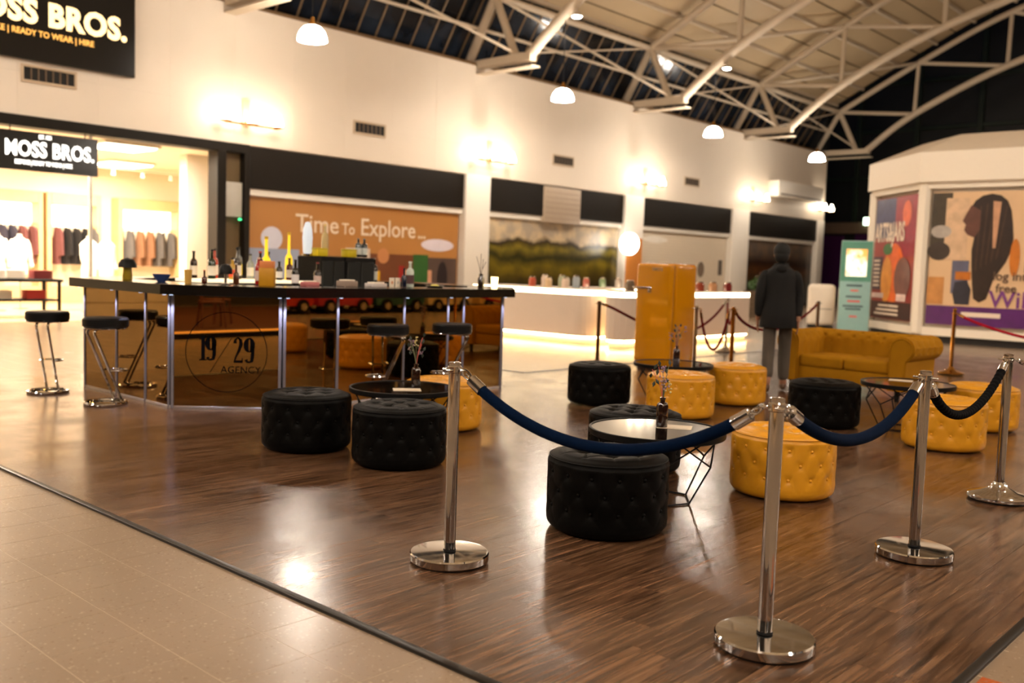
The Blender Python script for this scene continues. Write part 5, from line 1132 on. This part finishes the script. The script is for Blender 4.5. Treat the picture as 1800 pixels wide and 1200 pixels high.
# local frame: person walks along +y, x to the right
hipL, hipR = (-.09, 0, .90), (.09, 0, .90); kneeL, kneeR = (-.095, -.02, .49), (.095, .13, .50); ankL, ankR = (-.10, -.16, .12), (.10, .13, .085)
pr = thing('person', 'person in dark jacket and grey trousers walking past the sofa', 'person', (-5.24, 10.45, ZF), math.radians(30))
J = [(0, 0, .95), hipL, kneeL, ankL, (-.105, -.06, .035), hipR, kneeR, ankR, (.105, .25, .035), (0, -.005, 1.12), (0, .0, 1.32), (0, -.01, 1.46), (0, .012, 1.54),
     (-.165, -.01, 1.37), (-.225, -.05, 1.14), (-.235, .02, .90), (-.235, .04, .84), (.165, -.01, 1.37), (.222, .03, 1.14), (.225, -.03, .90), (.225, -.04, .84)]
Eg = [(0, 1), (1, 2), (2, 3), (3, 4), (0, 5), (5, 6), (6, 7), (7, 8), (0, 9), (9, 10), (10, 11), (11, 12), (11, 13), (13, 14), (14, 15), (15, 16), (11, 17), (17, 18), (18, 19), (19, 20)]
Rd = [(.11, .085), .075, .06, .042, .035, .085, .06, .042, .035, (.12, .09), (.12, .085), .05, .048, .036, .034, .03, .028, .036, .034, .03, .028]
skinned('body', J, Eg, Rd, SKIN, pr)
hd2 = MB(); hd2.ball((0, .02, 1.635), .098, 20, 14, (.82, 1.0, 1.2)); head = hd2.build('head', SKIN, pr)
fc = MB(); fc.ball((0, .118, 1.625), .016, 8, 6, (.8, 1, 1.3)); fc.ball((-.082, .015, 1.63), .026, 8, 6, (.35, .8, 1.2)); fc.ball((.082, .015, 1.63), .026, 8, 6, (.35, .8, 1.2)); fc.build('nose_and_ears', SKIN, head)
ey = MB(); ey.ball((-.034, .103, 1.65), .012, 8, 6); ey.ball((.034, .103, 1.65), .012, 8, 6); ey.build('eyes', P('eye_dark', srgb(30, 24, 20), .3), head)
MB().ball((0, .104, 1.575), .02, 8, 6, (1.2, .4, .35)).build('mouth', P('lips', srgb(130, 76, 66), .5), head)
hr = MB(); hr.ball((0, .005, 1.668), .108, 20, 12, (.88, 1.02, 1.0)); hr.ball((0, -.03, 1.62), .092, 16, 10, (.9, .8, 1.1)); hr.build('hair', HAIR, pr)
TJ = [(0, 0, .97), hipL, kneeL, (-.10, -.14, .16), hipR, kneeR, (.10, .125, .12)]
skinned('trousers', TJ, [(0, 1), (1, 2), (2, 3), (0, 4), (4, 5), (5, 6)], [(.125, .10), .088, .078, .07, .088, .078, .07], TROU, pr)
rings = [(.77, .215, .175, 0), (.78, .22, .18, 0), (.95, .205, .165, 0), (1.1, .185, .145, 0), (1.25, .19, .132, 0), (1.36, .21, .132, -.005), (1.43, .18, .115, -.01), (1.465, .12, .092, -.012), (1.50, .085, .078, -.01), (1.525, .078, .072, -.005)]
vs = []; fs = []; KN = 28
for z, rx, ry, oy in rings:
    for i in range(KN): a = 2*PI*i/KN; vs.append((rx*math.cos(a)*(1+.02*math.sin(3*a+z*9)), oy+ry*math.sin(a), z+.006*math.sin(5*a)))
for j in range(len(rings)-1):
    for i in range(KN): i2 = (i+1) % KN; fs.append((j*KN+i, j*KN+i2, (j+1)*KN+i2, (j+1)*KN+i))
fs.append(tuple(range(KN-1, -1, -1))); fs.append(tuple((len(rings)-1)*KN+i for i in range(KN)))
jb = MB(); jb.add(vs, fs, True); jk = jb.build('jacket', JACK, pr)
for sl in ([(-.12, -.01, 1.40), (-.185, -.012, 1.385), (-.23, -.05, 1.14), (-.232, .012, .89)], [(.12, -.01, 1.40), (.185, -.012, 1.385), (.226, .03, 1.14), (.222, -.025, .89)]):
    skinned('sleeve', sl, [(0, 1), (1, 2), (2, 3)], [.07, .078, .064, .05], JACK, jk)
skinned('hood', [(-.07, -.085, 1.47), (0, -.115, 1.455), (.07, -.085, 1.47)], [(0, 1), (1, 2)], [(.04, .05), (.045, .06), (.04, .05)], JACK, jk)
for s_, ank, toe in ((-1, ankL, (-.105, -.03, .035)), (1, ankR, (.105, .27, .04))):
    skinned('shoe', [(ank[0], ank[1]-.05, .05), (ank[0], ank[1]+.02, .055), (toe[0], (ank[1]+toe[1])/2+.03, .045), (toe[0], toe[1], .035), (ank[0], ank[1], .12)], [(0, 1), (1, 2), (2, 3), (1, 4)], [(.042, .045), (.046, .05), (.046, .042), (.04, .032), (.045, .05)], SHOE, pr)
for s_, w, el in ((-1, Vector((-.235, .04, .85)), 1), (1, Vector((.225, -.04, .85)), 1)):
    hb = [(w.x, w.y, w.z), (w.x, w.y+.005, w.z-.05), (w.x, w.y+.012, w.z-.085)]; he = [(0, 1), (1, 2)]; hr_ = [(.018, .026), (.015, .036), (.013, .036)]
    hand = skinned('hand', hb, he, hr_, SKIN, pr, 1)
    for q in range(4):
        fy_ = w.y-.024+.018*q; ln_ = (.058, .07, .074, .064)[q]
        skinned('finger', [(w.x, fy_+.01, w.z-.08), (w.x-s_*.004, fy_+.012, w.z-.08-ln_*.5), (w.x-s_*.016, fy_+.012, w.z-.08-ln_)], [(0, 1), (1, 2)], [.0085, .008, .007], SKIN, hand, 1)
    skinned('thumb', [(w.x, w.y+.02, w.z-.03), (w.x-s_*.012, w.y+.045, w.z-.06), (w.x-s_*.016, w.y+.05, w.z-.09)], [(0, 1), (1, 2)], [.011, .0095, .008], SKIN, hand, 1)

# ================================================================== THINGS BEHIND THE CAMERA, SEEN IN THE BAR MIRRORS
# raised cafe platform with lit edge and chairs
PLM = P('platform_wood', srgb(84, 46, 22), .5, vary=.15)
pf = thing('cafe_platform', 'low wooden cafe platform with warm light line, mirrored in the logo panel', 'platform', (0, 0, 0))
MB().rbox(-8.5, 5.5, -9, -2.2, 0, .14, .01, 1).build('deck', PLM, pf); MB().rbox(-8.5, 5.5, -2.2, -2.17, .0, .09, .004, 1).build('skirting', BLACKM, pf)
MB().box(-8.5, 5.5, -2.198, -2.185, .10, .125).build('led_strip', E('cafe_led', (1, .5, .14), 1.4), pf)
CHW = P('chair_brown', srgb(92, 44, 22), .5, vary=.15)
def cafe_chair():
    t = thing('cafe_chair', 'c', 'chair')
    MB().rbox(-.21, .21, -.21, .21, .43, .47, .02, 3).build('seat', CHW, t)
    for x in (-.18, .18):
        MB().tube([(x, -.18, .43), (x*1.15, -.22, 0)], .017, 8).build('leg', CHW, t); MB().tube([(x, .19, .86), (x, .18, .43), (x*1.15, .25, 0)], .017, 8).build('leg', CHW, t)
    MB().rbox(-.2, .2, .175, .205, .6, .86, .03, 3).build('backrest', CHW, t)
    return t
cc = cafe_chair()
for k, (x, y, rz) in enumerate(((-3.3, -2.75, .4), (-4.1, -3.1, 2.2), (-2.7, -3.6, 3.0), (-1.2, -2.9, 1.0), (-.4, -3.5, 4.0), (-4.9, -3.9, .2))):
    lab = 'brown wooden cafe chair on the platform mirrored in the bar, chair %s from the left' % ('one', 'two', 'three', 'four', 'five', 'six')[k]
    if k == 0: cc.location = (x, y, .14); cc.rotation_euler = (0, 0, rz); cc['label'] = lab; cc['group'] = 'cafe chairs mirrored in the bar'
    else: dup(cc, (x, y, .14), rz, lab, 'cafe chairs mirrored in the bar')
# children's ride cars along the right wall
def ride_car(loc, rz, col, label):
    t = thing('ride_car', label, 'ride car', loc, rz, 'ride cars mirrored in the bar front')
    M_ = P('car_%d_%d_%d' % col, srgb(*col), .15, coat=.5)
    prof = [(-.85, .12), (-.88, .3), (-.8, .46), (-.4, .54), (-.2, .78), (.35, .8), (.62, .56), (.86, .48), (.88, .2), (.82, .12)]
    MB().prism(prof, -.36, .36, frame((0, 0, .1), (1, 0, 0), (0, 0, 1), (0, -1, 0))).build('body', M_, t)
    MB().prism([(-.14, .56), (-.1, .74), (.28, .75), (.46, .56)], -.365, .365, frame((0, 0, .1), (1, 0, 0), (0, 0, 1), (0, -1, 0))).build('windows', DRK2, t)
    for x in (-.52, .54):
        for y in (-.37, .37):
            w = MB().lathe([(0, -.05), (.18, -.05), (.19, -.03), (.19, .03), (.18, .05), (0, .05)], 24).build('wheel', BLACKM, t); w.matrix_local = Matrix.Translation((x, y, .2)) @ Matrix.Rotation(PI/2, 4, 'X')
            MB().lathe([(0, -.056), (.11, -.056), (.11, .056), (0, .056)], 5).build('hub', STEEL, w)
    MB().rbox(-.5, .5, -.3, .3, 0, .1, .02, 1).build('pedestal', BLACKM, t)
RD_ = 'children ride car'
ride_car((5.6, 13.6, 0), PI/2, (190, 40, 24), 'red children ride car mirrored left in the bar front'); ride_car((5.6, 15.5, 0), PI/2, (180, 44, 60), 'crimson children ride car mirrored beside the red one'); ride_car((5.6, 17.4, 0), PI/2, (36, 84, 80), 'green and blue children ride car mirrored in the bar front')
ride_car((5.6, 19.3, 0), PI/2, (216, 190, 140), 'cream children ride car mirrored in the bar front'); ride_car((5.6, 21.4, 0), PI/2, (220, 180, 110), 'pale yellow children ride car mirrored right in the bar front')
